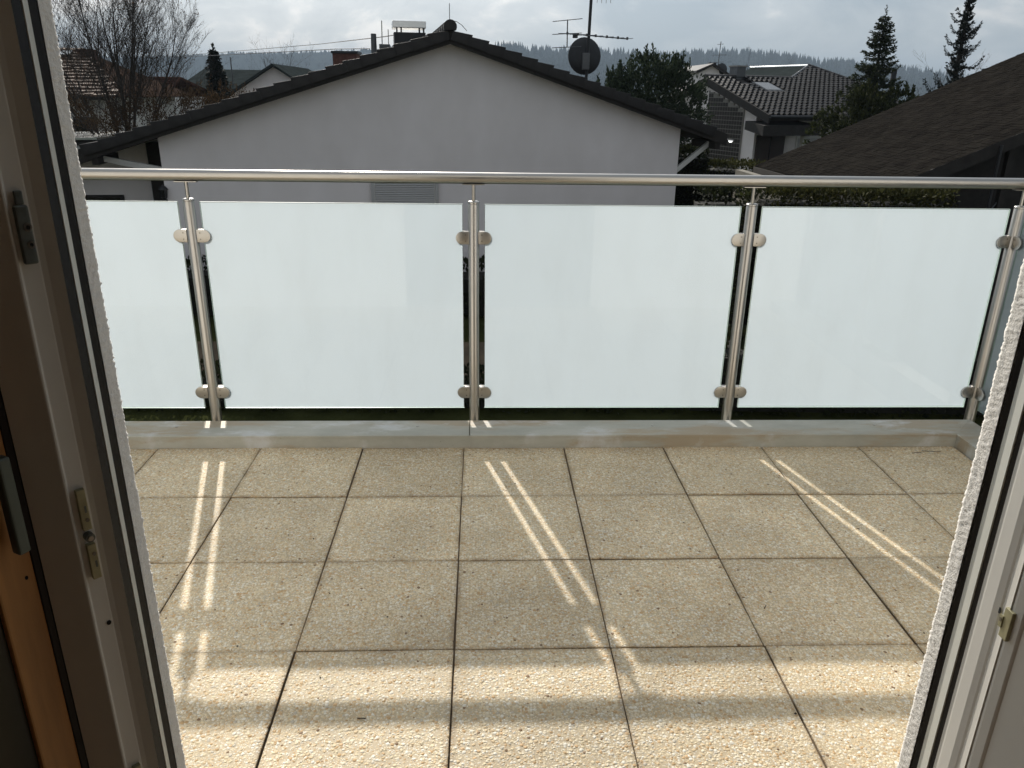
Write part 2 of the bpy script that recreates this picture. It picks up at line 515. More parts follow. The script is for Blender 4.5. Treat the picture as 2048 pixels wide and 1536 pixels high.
M['roof_dark'] = pmat('dark_concrete_tile', (.019, .017, .017), .5, spec=.35, vary=.35, vscale=5, bump=.4, bscale=60)
M['roof_gloss'] = pmat('glazed_dark_tile', (.014, .0125, .0125), .23, vary=.3, vscale=2, spec=.11)
M['roof_red'] = pmat('weathered_clay_tile', (.15, .092, .062), .7, vary=.4, vscale=2, spec=.3)
M['roof_plain'] = pmat('old_clay_tile', (.055, .038, .030), 1, vary=.4, vscale=2, spec=0)
M['roof_brown'] = pmat('brown_clay_tile', (.085, .045, .036), .9, vary=.3, vscale=2, spec=0)
M['roof_green'] = pmat('dull_grey_tile', (.035, .042, .042), .95, vary=.25, vscale=2, spec=0)
M['shutter'] = pmat('grey_shutter_plastic', (.44, .44, .44), .5, vary=.05)
M['window_dark'] = pmat('dark_window_glass', (.012, .012, .012), .12, spec=.6)
M['metal_sheet'] = pmat('bright_metal_sheet', (.62, .63, .63), .22, .9, vary=.08)
M['skypane'] = pmat('skylight_glass', (.10, .11, .12), .25, spec=.4)
M['dark_metal'] = pmat('dark_painted_metal', (.028, .03, .033), .5, .3, vary=.2)
M['grey_metal'] = pmat('dull_grey_metal', (.12, .125, .13), .5, .6, vary=.2)
M['brick_red'] = pmat('red_brown_brick', (.10, .045, .035), .85, vary=.3, vscale=12)
M['bark'] = pmat('grey_bark', (.050, .042, .036), .9, vary=.35, vscale=20)
M['bark_dark'] = pmat('dark_bark', (.030, .024, .019), .9, vary=.35, vscale=20)
M['deadleaf'] = foliage_mat('dry_leaves', (.035, .022, .014), (.11, .062, .03), .2)
M['spruce'] = foliage_mat('spruce_needles', (.014, .022, .012), (.055, .068, .030), .12)
M['spruce_dark'] = foliage_mat('dark_needles', (.008, .012, .010), (.020, .026, .018), .08)
M['cypress'] = foliage_mat('cypress_needles', (.018, .030, .020), (.070, .092, .052), .15)
M['hedge'] = foliage_mat('hedge_leaves', (.026, .030, .010), (.085, .084, .028), .22)
M['hedge_dark'] = foliage_mat('dark_hedge_leaves', (.010, .014, .007), (.034, .040, .016), .2)
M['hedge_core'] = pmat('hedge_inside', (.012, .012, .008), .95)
M['scrub'] = foliage_mat('brown_scrub', (.030, .021, .014), (.105, .070, .040), .2)
M['shrub'] = foliage_mat('olive_shrub', (.016, .022, .008), (.062, .070, .024), .2)
M['forest'] = foliage_mat('far_forest', (.010, .016, .012), (.024, .034, .022), .05, rough=1, spec=0)
M['concrete'] = pmat('grey_concrete', (.30, .29, .27), .9, vary=.15, bump=.3)
M['asphalt'] = pmat('asphalt', (.05, .05, .05), .9, vary=.15)
M['stone_pale'] = pmat('pale_stone_coping', (.20, .185, .15), .85, vary=.25, vscale=9)


def shed_roof_mat():
    mt, N, L, P = new_mat('mossy_fibre_sheet')
    tc = N.new('ShaderNodeTexCoord')
    n = N.new('ShaderNodeTexNoise'); n.inputs['Scale'].default_value = 3.5; n.inputs['Detail'].default_value = 9; n.inputs['Roughness'].default_value = .7
    L.new(tc.outputs['Object'], n.inputs['Vector'])
    rp = N.new('ShaderNodeValToRGB'); e = rp.color_ramp.elements
    e[0].position = .3; e[0].color = (.012, .011, .0105, 1); e[1].position = .75; e[1].color = (.032, .029, .025, 1)
    L.new(n.outputs['Fac'], rp.inputs[0])
    n2 = N.new('ShaderNodeTexNoise'); n2.inputs['Scale'].default_value = 34; n2.inputs['Detail'].default_value = 5; n2.inputs['Roughness'].default_value = .7
    L.new(tc.outputs['Object'], n2.inputs['Vector'])
    mk = N.new('ShaderNodeMapRange'); mk.inputs[1].default_value = .62; mk.inputs[2].default_value = .72
    L.new(n2.outputs['Fac'], mk.inputs[0])
    mix = N.new('ShaderNodeMix'); mix.data_type = 'RGBA'; mix.inputs[7].default_value = (.085, .080, .055, 1)
    L.new(mk.outputs[0], mix.inputs[0]); L.new(rp.outputs[0], mix.inputs[6]); L.new(mix.outputs[2], P.inputs['Base Color'])
    P.inputs['Roughness'].default_value = 1; P.inputs['Specular IOR Level'].default_value = 0
    b = N.new('ShaderNodeBump'); b.inputs['Strength'].default_value = .7; b.inputs['Distance'].default_value = .02
    L.new(n2.outputs['Fac'], b.inputs['Height']); L.new(b.outputs[0], P.inputs['Normal'])
    return mt


M['shed_roof'] = shed_roof_mat()
M['lawn'] = pmat('winter_lawn', (.034, .038, .014), 1, spec=0, vary=.4, vscale=1.3, bump=.5, bscale=30, bdist=.03, detail=9)
M['hill'] = pmat('wooded_slope', (.013, .019, .014), 1, spec=0, vary=.45, vscale=.02, detail=9)
M['soil'] = pmat('bare_soil', (.085, .060, .035), .95, vary=.3, vscale=3)

GZ = -2.8   # garden level below the terrace

# ------------------------------------------------------------------ terrain
g = MB().quad((-6000, -300, GZ), (6000, -300, GZ), (6000, 6000, GZ), (-6000, 6000, GZ)).build('lawn', M['lawn'])
tag(g, 'dark winter lawn of the gardens below the balcony', 'lawn', kind='structure')
road = MB().box((-80, 74, GZ + .004), (80, 80, GZ + .012)).build('road', M['asphalt'])
tag(road, 'grey road running behind the far houses', 'road', kind='structure')
bed = MB().box((-9, 8.1, GZ + .004), (4.6, 10.2, GZ + .02)).build('garden_bed', M['soil'])
tag(bed, 'bare brown garden bed in front of the white gable house', 'garden bed', kind='structure')


def hill(name, label, Y, prof, depth, tree_h):
    xs = np.linspace(prof[0][0], prof[-1][0], 150)
    zr = np.interp(xs, [p[0] for p in prof], [p[1] for p in prof]) - tree_h
    rows = 16
    V = []
    for j in range(rows):
        t = j / (rows - 1)
        for i, x in enumerate(xs):
            if t <= 0.7:
                k = t / 0.7
                h = (math.sin((k - .5) * math.pi) + 1) / 2
                h = .65 * h + .35 * k
                y = Y - depth * (1 - k)
            else:
                k = (t - .7) / .3
                h = 1 - .5 * k
                y = Y + depth * .6 * k
            z = (zr[i] - GZ) * h + 7 * math.sin(x * .012 + y * .004) * h * (1 - abs(2 * t - 1)) * .6
            V.append((x, y, GZ + z - .5))
    F = []
    n = len(xs)
    for j in range(rows - 1):
        for i in range(n - 1):
            F.append((j * n + i, j * n + i + 1, (j + 1) * n + i + 1, (j + 1) * n + i))
    o = np_mesh(name, V, F, M['hill'])
    o.data.polygons.foreach_set('use_smooth', [True] * len(o.data.polygons))
    tag(o, label, 'hill', kind='structure')
    return np.array(V).reshape(rows, n, 3)


def forest(name, label, G, ntree, hmin, hmax, ridge_extra, wide=1.0):
    rows, n, _ = G.shape
    B, H = [], []
    for _ in range(ntree):
        j = rng.uniform(2, 11.4); i = rng.uniform(0, n - 1.01)
        a, b = int(j), int(i); fj, fi = j - a, i - b
        p = (G[a, b] * (1 - fi) + G[a, b + 1] * fi) * (1 - fj) + (G[a + 1, b] * (1 - fi) + G[a + 1, b + 1] * fi) * fj
        B.append(p); H.append(rng.uniform(hmin, hmax))
    for _ in range(ridge_extra):
        i = rng.uniform(0, n - 1.01); b = int(i); fi = i - b
        p = G[11, b] * (1 - fi) + G[11, b + 1] * fi
        p = p + np.array([0, rng.uniform(-40, 30), 0])
        clump = .5 + .5 * math.sin(p[0] * .031) * math.sin(p[0] * .0113 + 2)
        B.append(p); H.append(rng.uniform(hmin * .8, hmin + (hmax - hmin) * (.35 + .85 * clump)))
    B = np.array(B); H = np.array(H)
    V, F = [], []
    k = 6
    for p, h in zip(B, H):
        w = h * rng.uniform(.16, .27) * wide
        for (z0, z1, ww) in ((.05, .62, 1.0), (.42, 1.0, .62)):
            b = len(V)
            ph = rng.uniform(0, 6.28)
            for q in range(k):
                t = ph + 2 * math.pi * q / k
                rr = w * ww * rng.uniform(.75, 1.2)
                V.append((p[0] + rr * math.cos(t), p[1] + rr * math.sin(t), p[2] + h * (z0 + rng.uniform(-.03, .03))))
            V.append((p[0], p[1], p[2] + h * z1))
            for q in range(k):
                F.append((b + q, b + (q + 1) % k, b + k))
    o = np_mesh(name, V, F, M['forest'])
    tag(o, label, 'forest', kind='stuff')


GF = hill('hill', 'long blue-grey hill fading in the haze on the left', 2600,
          [(-2522, 47), (-1908, 68), (-1313, 88), (-876, 103), (-709, 110), (-619, 110), (-496, 122), (-404, 126), (-251, 133), (-97, 143), (57, 138), (212, 128), (448, 118), (867, 87), (1418, 47)], 900, 7)
forest('forest', 'far hazy woodland covering the long left hill', GF, 6500, 4, 10, 1500, 2.6)
GN = hill('hill', 'nearer wooded hill sloping down to the right', 2200,
          [(-700, 8), (-346, 41), (-83, 93), (-4, 119), (55, 127), (127, 125), (206, 122), (311, 118), (418, 110), (497, 113), (577, 119), (657, 123), (737, 124), (792, 115), (847, 105), (916, 99), (984, 96), (1068, 86), (1125, 75), (1238, 61), (1338, 46), (1481, 35), (1838, 22), (2400, 18)], 800, 17)
forest('forest', 'spruce forest standing along the ridge of the nearer hill', GN, 6500, 10, 25, 1300)

HAZE = 0.00023
if HAZE > 0:
    hz = MB().box((-5500, -60, GZ - 1), (5500, 5500, 240)).build('haze', None)
    tag(hz, 'pale winter haze over the valley', 'haze', kind='stuff')
    hm = bpy.data.materials.new('haze_air'); hm.use_nodes = True
    nt = hm.node_tree; nt.nodes.clear()
    o_ = nt.nodes.new('ShaderNodeOutputMaterial'); vp = nt.nodes.new('ShaderNodeVolumePrincipled')
    vp.inputs['Color'].default_value = (.50, .63, .78, 1)
    vp.inputs['Density'].default_value = HAZE
    vp.inputs['Anisotropy'].default_value = 0.1
    nt.links.new(vp.outputs[0], o_.inputs['Volume'])
    hz.data.materials.append(hm)

# ------------------------------------------------------------------ balcony floor
T = 0.4
fl = MB().box((-3.3, -1.803, -.20), (2.003, -.002, -.0085)).build('balcony_floor', M['screed'])
tag(fl, 'balcony floor laid with square exposed-aggregate slabs', 'floor', kind='structure')


def slab_mesh(w, d):
    mb = MB().box((-w / 2, -d / 2, -.0062), (w / 2, d / 2, 0))
    me = mb.mesh('paving_slab', M['slab'], bevel=.0028, seg=2)
    return me


J = .0036
full = slab_mesh(T - J, T - J)
half = slab_mesh(T - J, .2 - J)
for c in range(-8, 5):
    for r in range(5):
        if r < 4:
            me, cy = full, -(r + .5) * T
        else:
            me, cy = half, -1.7
        o = bpy.data.objects.new('paving_slab', me)
        o.location = ((c + .5) * T + random.uniform(-.0012, .0012), cy + random.uniform(-.0015, .0015), random.uniform(-.0022, .0012))
        o.rotation_euler = (random.uniform(-.003, .003), random.uniform(-.003, .003), random.uniform(-.003, .003) + random.choice((0, 0, math.pi)))
        link(o, fl)

sl = MB().box((-3.3, .004, -.40), (2.12, .125, -.03)).box((2.008, -1.803, -.40), (2.12, .003, -.03)).build('balcony_slab', M['concrete'])
tag(sl, 'concrete edge of the balcony slab under the metal kerb', 'slab', kind='structure')

# small dark debris lying on the slabs
dirt = MB()
for _ in range(24):
    x, y = random.uniform(-1.3, 1.95), random.uniform(-1.5, -.05)
    s_ = random.uniform(.001, .0027)
    a = random.uniform(0, 3.1)
    dirt.hexa([(x + s_ * math.cos(a + k * 1.57) * random.uniform(.5, 1.6), y + s_ * math.sin(a + k * 1.57), z) for z in (.0005, .0025) for k in range(4)])
for (x, y, a, l) in ((1.84, -.055, .35, .075), (1.79, -.075, -.2, .04), (.86, -1.04, 1.9, .03), (-.21, -1.43, .2, .02)):
    dirt.tube([(x, y, .003), (x + l * math.cos(a), y - l * math.sin(a) * .5, .004)], .0012, 5)
o = dirt.build('debris', M['bark_dark'])
tag(o, 'tiny twigs and specks of dirt scattered on the slabs', 'debris', kind='stuff')

# ------------------------------------------------------------------ kerb
kb = thing('parapet_kerb', 'low dull grey sheet-metal kerb around the balcony floor', 'kerb', (0, 0, 0))
KZ = .055


def kerb_sheet(p):   # p: function mapping (along, across, z)
    return p


# profile (across, z): 0 is the inner face, grows outwards
prof = [(-.003, -.03), (-.003, KZ - .006), (-.007, KZ - .010), (-.007, KZ - .002), (0, KZ), (.130, KZ + .004), (.134, KZ), (.134, -.07), (.128, -.07), (.126, KZ - .004), (.004, KZ - .006), (.004, -.03)]
seams = [-3.3, -1.10, .022, 2.0]
for a0, a1 in ((-3.3, -2.192), (-2.188, .020), (.024, None)):
    P0 = [(a0, q, z) for q, z in prof]
    if a1 is None:
        P1 = [(2.008 + q, q, z) for q, z in prof]
    else:
        P1 = [(a1, q, z) for q, z in prof]
    mb = MB(); n = len(prof)
    mb.v = P0 + P1
    mb.f = [tuple(range(n))[::-1], tuple(range(n, 2 * n))] + [(i, (i + 1) % n, n + (i + 1) % n, n + i) for i in range(n)]
    mb.build('cover_sheet', M['zinc'], kb)
mb = MB()
P0 = [(2.0082 + q, q - .0004, z) for q, z in prof]; P1 = [(2.0082 + q, -1.80, z) for q, z in prof]
mb.v = P0 + P1
mb.f = [tuple(range(n))[::-1], tuple(range(n, 2 * n))] + [(i, (i + 1) % n, n + (i + 1) % n, n + i) for i in range(n)]
mb.build('cover_sheet', M['zinc'], kb)
# seam cover and screws
for x in (-2.19, .022):
    MB().box((x - .003, -.0084, -.028), (x + .003, -.0036, KZ - .003)).build('seam', M['zinc'], kb)
for x, y in ((-.19, .075), (.77, .078), (1.70, .08), (-1.15, .075), (2.07, -.5)):
    MB().lathe([(.0062, 0), (.0062, .0016), (.004, .0028), (.0012, .003)], (x, y, KZ + .0022), 14).build('screw', M['steel'], kb, smooth=40)

# ------------------------------------------------------------------ railing
rl = thing('balcony_railing', 'stainless steel railing with frosted white glass panels', 'railing', (0, .185, 0))
PY, PR = .185, .0213
POSTS = [-3.16, -2.093, -1.0268, .0396, 1.111, 2.173]
SIDE = [-.88, -1.74]


def add_post(x, y):
    po = MB().lathe([(PR, -.20), (PR, .929), (PR - .0025, .933)], (x, y, 0), 32).build('post', M['steel'], rl, world=True, smooth=40)
    MB().lathe([(PR + .0008, 0), (PR + .0012, .004), (PR - .001, .0075), (PR - .006, .009), (.009, .0095)], (x, y, .9331), 32).build('post_cap', M['steel'], po, world=True, smooth=50)
    MB().lathe([(.0065, .9), (.0065, 1.0013)], (x, y, 0), 16).build('spigot', M['steel'], po, world=True, smooth=40)
    sd = 1 if x < 2.1 or y > 0 else 0
    if sd:
        MB().box((x - .042, y - .013, 1.0015), (x + .042, y + .013, 1.0050)).build('saddle_plate', M['steel'], po, world=True, bevel=.001)
    else:
        MB().box((x - .013, y - .042, 1.0015), (x + .013, y + .042, 1.0050)).build('saddle_plate', M['steel'], po, world=True, bevel=.001)
    # bracket that holds the post to the slab edge
    (MB().box((x - .035, .1352, -.195), (x + .035, y - .005, -.09)) if sd else MB().box((2.1435, y - .035, -.195), (x - .005, y + .035, -.09))).build('foot_bracket', M['steel'], po, world=True)


for x in POSTS:
    add_post(x, PY)
for y in SIDE:
    add_post(2.173, y)

RZ = 1.0263
MB().tube([(-3.3, PY, RZ), (2.173, PY, RZ), (2.173, -1.80, RZ)], .0212, 32).build('handrail', M['steel'], rl, world=True, smooth=30)
# a welded joint in the rail
for x in (.33,):
    MB().tube([(x, PY, RZ), (x + .003, PY, RZ)], .0215, 32).build('rail_joint', M['steel'], rl, world=True, smooth=30)


def clamp_mesh():
    mb = MB()
    for y0, y1 in ((-.013, -.0052), (.0052, .013)):
        poly = [(.0185, y0, -.0242), (.0445, y0, -.0242)]
        for k in range(1, 12):
            t = -math.pi / 2 + math.pi * k / 12
            poly.append((.0445 + .0242 * math.cos(t), y0, .0242 * math.sin(t)))
        poly += [(.0445, y0, .0242), (.0185, y0, .0242)]
        mb.extrude(poly, (0, y1 - y0, 0))
    mb.box((.019, -.0050, -.023), (.036, .0050, .023))
    return mb.mesh('clamp', M['steel'], smooth=30, bevel=.0012, seg=2)


def screw_mesh():
    mb = MB()
    b = [(.0028 * math.cos(t), -.0131, .0028 * math.sin(t)) for t in [k * math.pi / 5 for k in range(10)]]
    return mb.extrude(b, (0, -.0006, 0)).mesh('screw', M['steel_dark'])


CM, SM = clamp_mesh(), screw_mesh()


def add_clamp(x, y, z, rot):
    o = bpy.data.objects.new('clamp', CM); o.location = Vector((x, y, z)) - Vector(rl.location); o.rotation_euler = (0, 0, rot)
    link(o, rl)
    for dz in (-.012, .012):
        s_ = bpy.data.objects.new('screw', SM); s_.location = (.0315, 0, dz)
        if abs(rot - math.pi) < .1: s_.rotation_euler = (0, 0, math.pi)
        link(s_, o)


for i, x in enumerate(POSTS):
    for z in (.803, .1665):
        if i > 0: add_clamp(x, PY, z, math.pi)
        if i < len(POSTS) - 1: add_clamp(x, PY, z, 0)
        else: add_clamp(x, PY, z, -math.pi / 2)
for i, y in enumerate(SIDE):
    for z in (.803, .1665):
        add_clamp(2.173, y, z, math.pi / 2)
        if i == 0: add_clamp(2.173, y, z, -math.pi / 2)


def add_panel(p0, p1):
    # p0, p1: ends on plan; pane between z .108 and .934
    z0, z1, h = .0955, .930, .0045
    d = (Vector(p1) - Vector(p0)).normalized(); nrm = Vector((-d.y, d.x, 0)) * h
    a, b = Vector((*p0, 0)), Vector((*p1, 0))
    ring = [a - nrm, b - nrm, b + nrm, a + nrm]
    mb = MB().hexa([(*q.xy, z0) for q in ring] + [(*q.xy, z1) for q in ring])
    pane = mb.build('glass_panel', [M['glass'], M['glass_edge']], rl, world=True)
    for poly in pane.data.polygons:   # narrow faces are the ground edges
        if poly.area < .02: poly.material_index = 1
    k = .0025
    a2, b2 = a + Vector((*(d.xy * k), 0)), b - Vector((*(d.xy * k), 0))
    MB().quad((*a2.xy, z0 + k), (*b2.xy, z0 + k), (*b2.xy, z1 - k), (*a2.xy, z1 - k)).build('frosted_film', M['film'], pane, world=True)


GAP = .041
for a, b in zip(POSTS[:-1], POSTS[1:]):
    add_panel((a + GAP, PY), (b - GAP, PY))
add_panel((2.173, PY - GAP), (2.173, SIDE[0] + GAP))
add_panel((2.173, SIDE[0] - GAP), (2.173, SIDE[1] + GAP))

# ------------------------------------------------------------------ our own house: wall, door frame, room
CX, CY = .07, -2.805     # viewer's plan position, used as origin for the measured door section


def pl(x, d):
    return (CX + x, CY + d)


hw = thing('house_wall', 'coarse white rendered house wall framing the open balcony door', 'wall', (0, -1.83, 0))


def reveal(xw, side):
    """rough render on the reveal and round the corner onto the facade, real relief"""
    nz = 1150
    prof = []
    # along the section: from frame outwards to corner then along the facade
    d_in, d_out = -1.8335, -1.805
    for k in range(9): prof.append((xw, d_in + (d_out - d_in) * k / 8, 0))
    for k in range(1, 10): prof.append((xw + side * .0035 * k, d_out, 1))
    V = []
    zs = np.concatenate([np.linspace(-.02, 1.72, nz - 60), np.linspace(1.73, 2.3, 60)])
    for z in zs:
        for j, (x, y, w) in enumerate(prof):
            v = Vector((x, y, z))
            v = v + mnoise.noise_vector(v * 75) * .006
            nn = mnoise.noise(v * 170) * .5 + mnoise.noise(v * 390) * .6 + .12 * mnoise.noise(v * 47)
            a = .0019 * (nn + .2)
            corner = (j in (8,))
            dx = -side * a if (w == 0 or corner) else 0
            dy = a if (w == 1 or corner) else 0
            if j == 0: dx = -side * .0002
            V.append((x + dx, y + dy, z))
    m_ = len(prof)
    F = [(i * m_ + j, i * m_ + j + 1, (i + 1) * m_ + j + 1, (i + 1) * m_ + j) for i in range(nz - 1) for j in range(m_ - 1)]
    o = np_mesh('wall_render', V, F, M['render'], hw, world=True)
    o.data.polygons.foreach_set('use_smooth', [True] * len(o.data.polygons))
    return o


XL, XR = CX - .493, CX + .725
reveal(XL, -1)
reveal(XR, 1)
MB().box((-3.4, -1.8305, -.25), (XL - .0305, -1.8055, 2.3)).box((XR + .0305, -1.8305, -.25), (3.4, -1.8055, 2.3)).box((-3.4, -1.8305, 2.302), (3.4, -1.8055, 3.2)).build('facade_render', M['render'], hw, world=True)
MB().box((-3.4, -1.895, -.25), (CX - .6205, -1.8325, 2.3)).box((CX + .8005, -2.0, -.25), (3.4, -1.8325, 2.3)).box((-3.4, -2.0, 2.302), (3.4, -1.8325, 3.2)).build('wall_core', M['concrete'], hw, world=True)
MB().box((-3.4, -1.9, -2.8), (3.4, -1.83, -.42)).build('lower_wall', M['render'], hw, world=True)

fr = thing('door_frame', 'white plastic balcony door frame with black rubber seals, seen from inside', 'door frame', (CX, -1.9, 0))


def strip(pts, back, name, mat, parent=fr, z0=.0, z1=2.26, bevel=0):
    poly = [(*pl(*p), z0) for p in pts] + [(*pl(*p), z0) for p in back]
    return MB().extrude(poly, (0, 0, z1 - z0)).build(name, mat, parent, world=True, bevel=bevel)


# left jamb, from the reveal inwards (plan measured from the viewer)
strip([(-.4935, .9705), (-.4985, .9610)], [(-.535, .9610), (-.535, .9705)], 'seal', M['rubber'])
strip([(-.4980, .9605), (-.4980, .9497)], [(-.535, .9497), (-.535, .9605)], 'guide_rail', M['alu_strip'])
strip([(-.4990, .9492), (-.5035, .9367)], [(-.535, .9367), (-.535, .9492)], 'seal', M['rubber'])
strip([(-.5030, .9362), (-.5180, .9325), (-.5240, .9300), (-.5250, .9285), (-.5375, .9160), (-.5384, .9150), (-.5384, .9110), (-.5398, .9098), (-.5412, .9095), (-.5910, .9092)],
      [(-.5920, .9362)], 'jamb', M['pvc'])
strip([(-.5925, .9082), (-.5972, .9030)], [(-.619, .9030), (-.619, .95), (-.5925, .95)], 'seal', M['rubber'])
# right jamb
strip([(.7255, .9675), (.7303, .9612)], [(.77, .9612), (.77, .9675)], 'seal', M['rubber'])
strip([(.7303, .9605), (.7303, .9550), (.7296, .9545), (.7296, .9378)], [(.77, .9378), (.77, .9605)], 'guide_rail', M['alu_strip'])
strip([(.7318, .9372), (.7352, .9302)], [(.77, .9302), (.77, .9372)], 'seal', M['rubber'])
strip([(.7338, .9295), (.7334, .9200), (.7344, .9000), (.7370, .8900), (.7390, .8875), (.7384, .8712), (.7360, .8700)],
      [(.79, .8700), (.79, .9295)], 'jamb', M['pvc'])
strip([(.7405, .8695), (.7380, .8685), (.7378, .8640), (.7412, .8515), (.7435, .8497), (.7455, .8490), (.7600, .7960)], [(.80, .7960), (.80, .8695)], 'jamb', M['pvc'])
# head and threshold
MB().box((CX - .55, -1.943, 2.262), (CX + .79, -1.835, 2.30)).build('frame_head', M['pvc'], fr, world=True)
MB().box((CX - .55, -1.943, -.03), (CX + .79, -1.835, -.002)).build('threshold', M['zinc'], fr, world=True)


def lbox(x0, x1, d0, d1, z0, z1, mb=None):
    mb = mb or MB()
    return mb.box((CX + x0, CY + d0, z0), (CX + x1, CY + d1, z1))


# left: grey corner keep with screw, brass keeps with roller, screw holes; all sit on the slanted rebate face
E0 = Vector((*pl(-.5250, .9285), 0)); E1 = Vector((*pl(-.5375, .9160), 0))
EU = (E1 - E0).normalized(); EN = Vector((-EU.y, EU.x, 0))
if EN.y > 0: EN = -EN


def on_face(a0, a1, h0, h1, z0, z1):
    """box on the rebate face: a along the face (towards the room), h out of it"""
    q = [E0 + EU * a0 + EN * h0, E0 + EU * a1 + EN * h0, E0 + EU * a1 + EN * h1, E0 + EU * a0 + EN * h1]
    return MB().hexa([(*p.xy, z0) for p in q] + [(*p.xy, z1) for p in q])


def disc(a, h, z, r_, t, n=14, sx=.85):
    c = E0 + EU * a + EN * h
    ring = [c + EU * (r_ * sx * math.cos(k)) + Vector((0, 0, z + r_ * math.sin(k))) for k in [q * 2 * math.pi / n for q in range(n)]]
    return MB().extrude(ring, tuple(EN * t))


kp = on_face(.0015, .0165, .0, .0085, 1.130, 1.198).build('corner_keep', M['castgrey'], fr, world=True, bevel=.003, seg=3)
on_face(.004, .0125, .0, .006, 1.1985, 1.214).build('keep_stop', M['castgrey'], kp, world=True, bevel=.0015)
for z, r_ in ((1.173, .0052), (1.153, .0045)):
    disc(.0062, .0085, z, r_, .0009).build('keep_screw', M['steel'], kp, world=True)
    disc(.0062, .0095, z, r_ * .5, .0003, 8).build('screw_socket', M['black'], kp, world=True)


def brass_keep(zb, zt, zm):
    k1 = on_face(.0025, .0135, 0, .0075, zm + .011, zt).build('strike_plate', M['brass'], fr, world=True, bevel=.001)
    k2 = on_face(.0025, .0135, 0, .0075, zb, zm - .011).build('strike_plate', M['brass'], fr, world=True, bevel=.001)
    c = E0 + EU * .008
    MB().tube([c + Vector((0, 0, zm)), c + EN * .0105 + Vector((0, 0, zm))], .0062, 14).build('roller', M['castgrey'], fr, world=True, smooth=40)
    MB().tube([c + EN * .0106 + Vector((0, 0, zm)), c + EN * .0125 + Vector((0, 0, zm))], .0035, 10).build('roller_pin', M['steel'], fr, world=True, smooth=40)
    for k, z, dz in ((k1, zm + .026, 1), (k2, zm - .026, -1)):
        disc(.0065, .0076, z, .0030, .0006).build('screw', M['steel_dark'], k, world=True)
        on_face(.0050, .0075, .0076, .0080, z + dz * .016 - .005, z + dz * .016 + .005).build('stamped_slot', M['castgrey'], k, world=True)


brass_keep(.695, .831, .760)
brass_keep(.243, .356, .300)
for a_, z in ((.004, .616), (.0145, 1.347)):
    disc(a_, .0004, z, .0036, .0008, 12).build('screw_hole', M['black'], fr, world=True)
# right: small brass strike with screw and a dark hole
k3 = lbox(.7335, .7395, .8600, .8760, .615, .662).build('strike_plate', M['brass'], fr, world=True, bevel=.001)
lbox(.7318, .7335, .8735, .8800, .629, .648).build('plate_lug', M['brass'], k3, world=True)
ring = [(CX + .7317, CY + .8770 + .0024 * math.cos(t), .641 + .0032 * math.sin(t)) for t in [q * math.pi / 6 for q in range(12)]]
MB().extrude(ring, (-.0006, 0, 0)).build('screw', M['steel_dark'], k3, world=True)
ring = [(CX + .7376, CY + .8895 + .003 * math.cos(t), .646 + .005 * math.sin(t)) for t in [q * math.pi / 6 for q in range(12)]]
MB().extrude(ring, (-.0008, 0, 0)).build('screw_hole', M['black'], fr, world=True)

# opened inner leaf at the far left
lf = thing('door_leaf', 'opened door leaf painted orange-brown for warm room light, with grey handle at the far left', 'door', (CX - .598, CY + .903, 0))
dv = Vector((-.47, -.883, 0)); nv = Vector((-.883, .47, 0))
p0 = Vector((CX - .5978, CY + .9020, 0))


def leaf(s0, s1, t0, t1, z0, z1):
    a, b = p0 + dv * s0, p0 + dv * s1
    ring = [a + nv * t0, b + nv * t0, b + nv * t1, a + nv * t1]
    return MB().hexa([(*q.xy, z0) for q in ring] + [(*q.xy, z1) for q in ring])


leaf(0, .050, 0, .05, .02, 2.2).build('stile', M['leaf_warmlit'], lf, world=True, bevel=.003)
leaf(.0505, .52, .008, .04, .02, 2.2).build('panel', M['darkpane'], lf, world=True)
hd = leaf(.012, .028, -.028, -.012, .765, .90).build('handle', M['handle'], lf, world=True, bevel=.004, seg=3)
leaf(.014, .026, -.0118, .0, .875, .895).build('handle_neck', M['handle'], hd, world=True)
a = p0 + dv * .012 - nv * .0006
ring = [a + dv * .0022 * math.cos(t) + Vector((0, 0, .715 + .003 * math.sin(t))) for t in [q * math.pi / 5 for q in range(10)]]
MB().extrude(ring, tuple(nv * .0004)).build('screw_hole', M['black'], lf, world=True)

# the room behind the viewer
rm = MB().box((-3.4, -6.5, -.06), (3.4, -1.95, -.04)).build('room_floor', M['wood_floor'])
tag(rm, 'wooden floor of the room', 'floor', kind='structure')
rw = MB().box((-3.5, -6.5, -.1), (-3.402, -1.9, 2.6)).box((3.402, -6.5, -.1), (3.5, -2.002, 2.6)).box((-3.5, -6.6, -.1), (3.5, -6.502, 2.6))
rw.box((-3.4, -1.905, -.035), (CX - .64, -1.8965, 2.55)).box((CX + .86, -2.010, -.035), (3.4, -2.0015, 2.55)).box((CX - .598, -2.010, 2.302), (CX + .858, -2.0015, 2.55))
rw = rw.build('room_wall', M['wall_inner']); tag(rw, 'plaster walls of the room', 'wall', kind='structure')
rc = MB().box((-3.5, -6.6, 2.602), (3.5, -2.003, 2.7)).build('room_ceiling', M['house_white'])
tag(rc, 'ceiling of the room', 'ceiling', kind='structure')


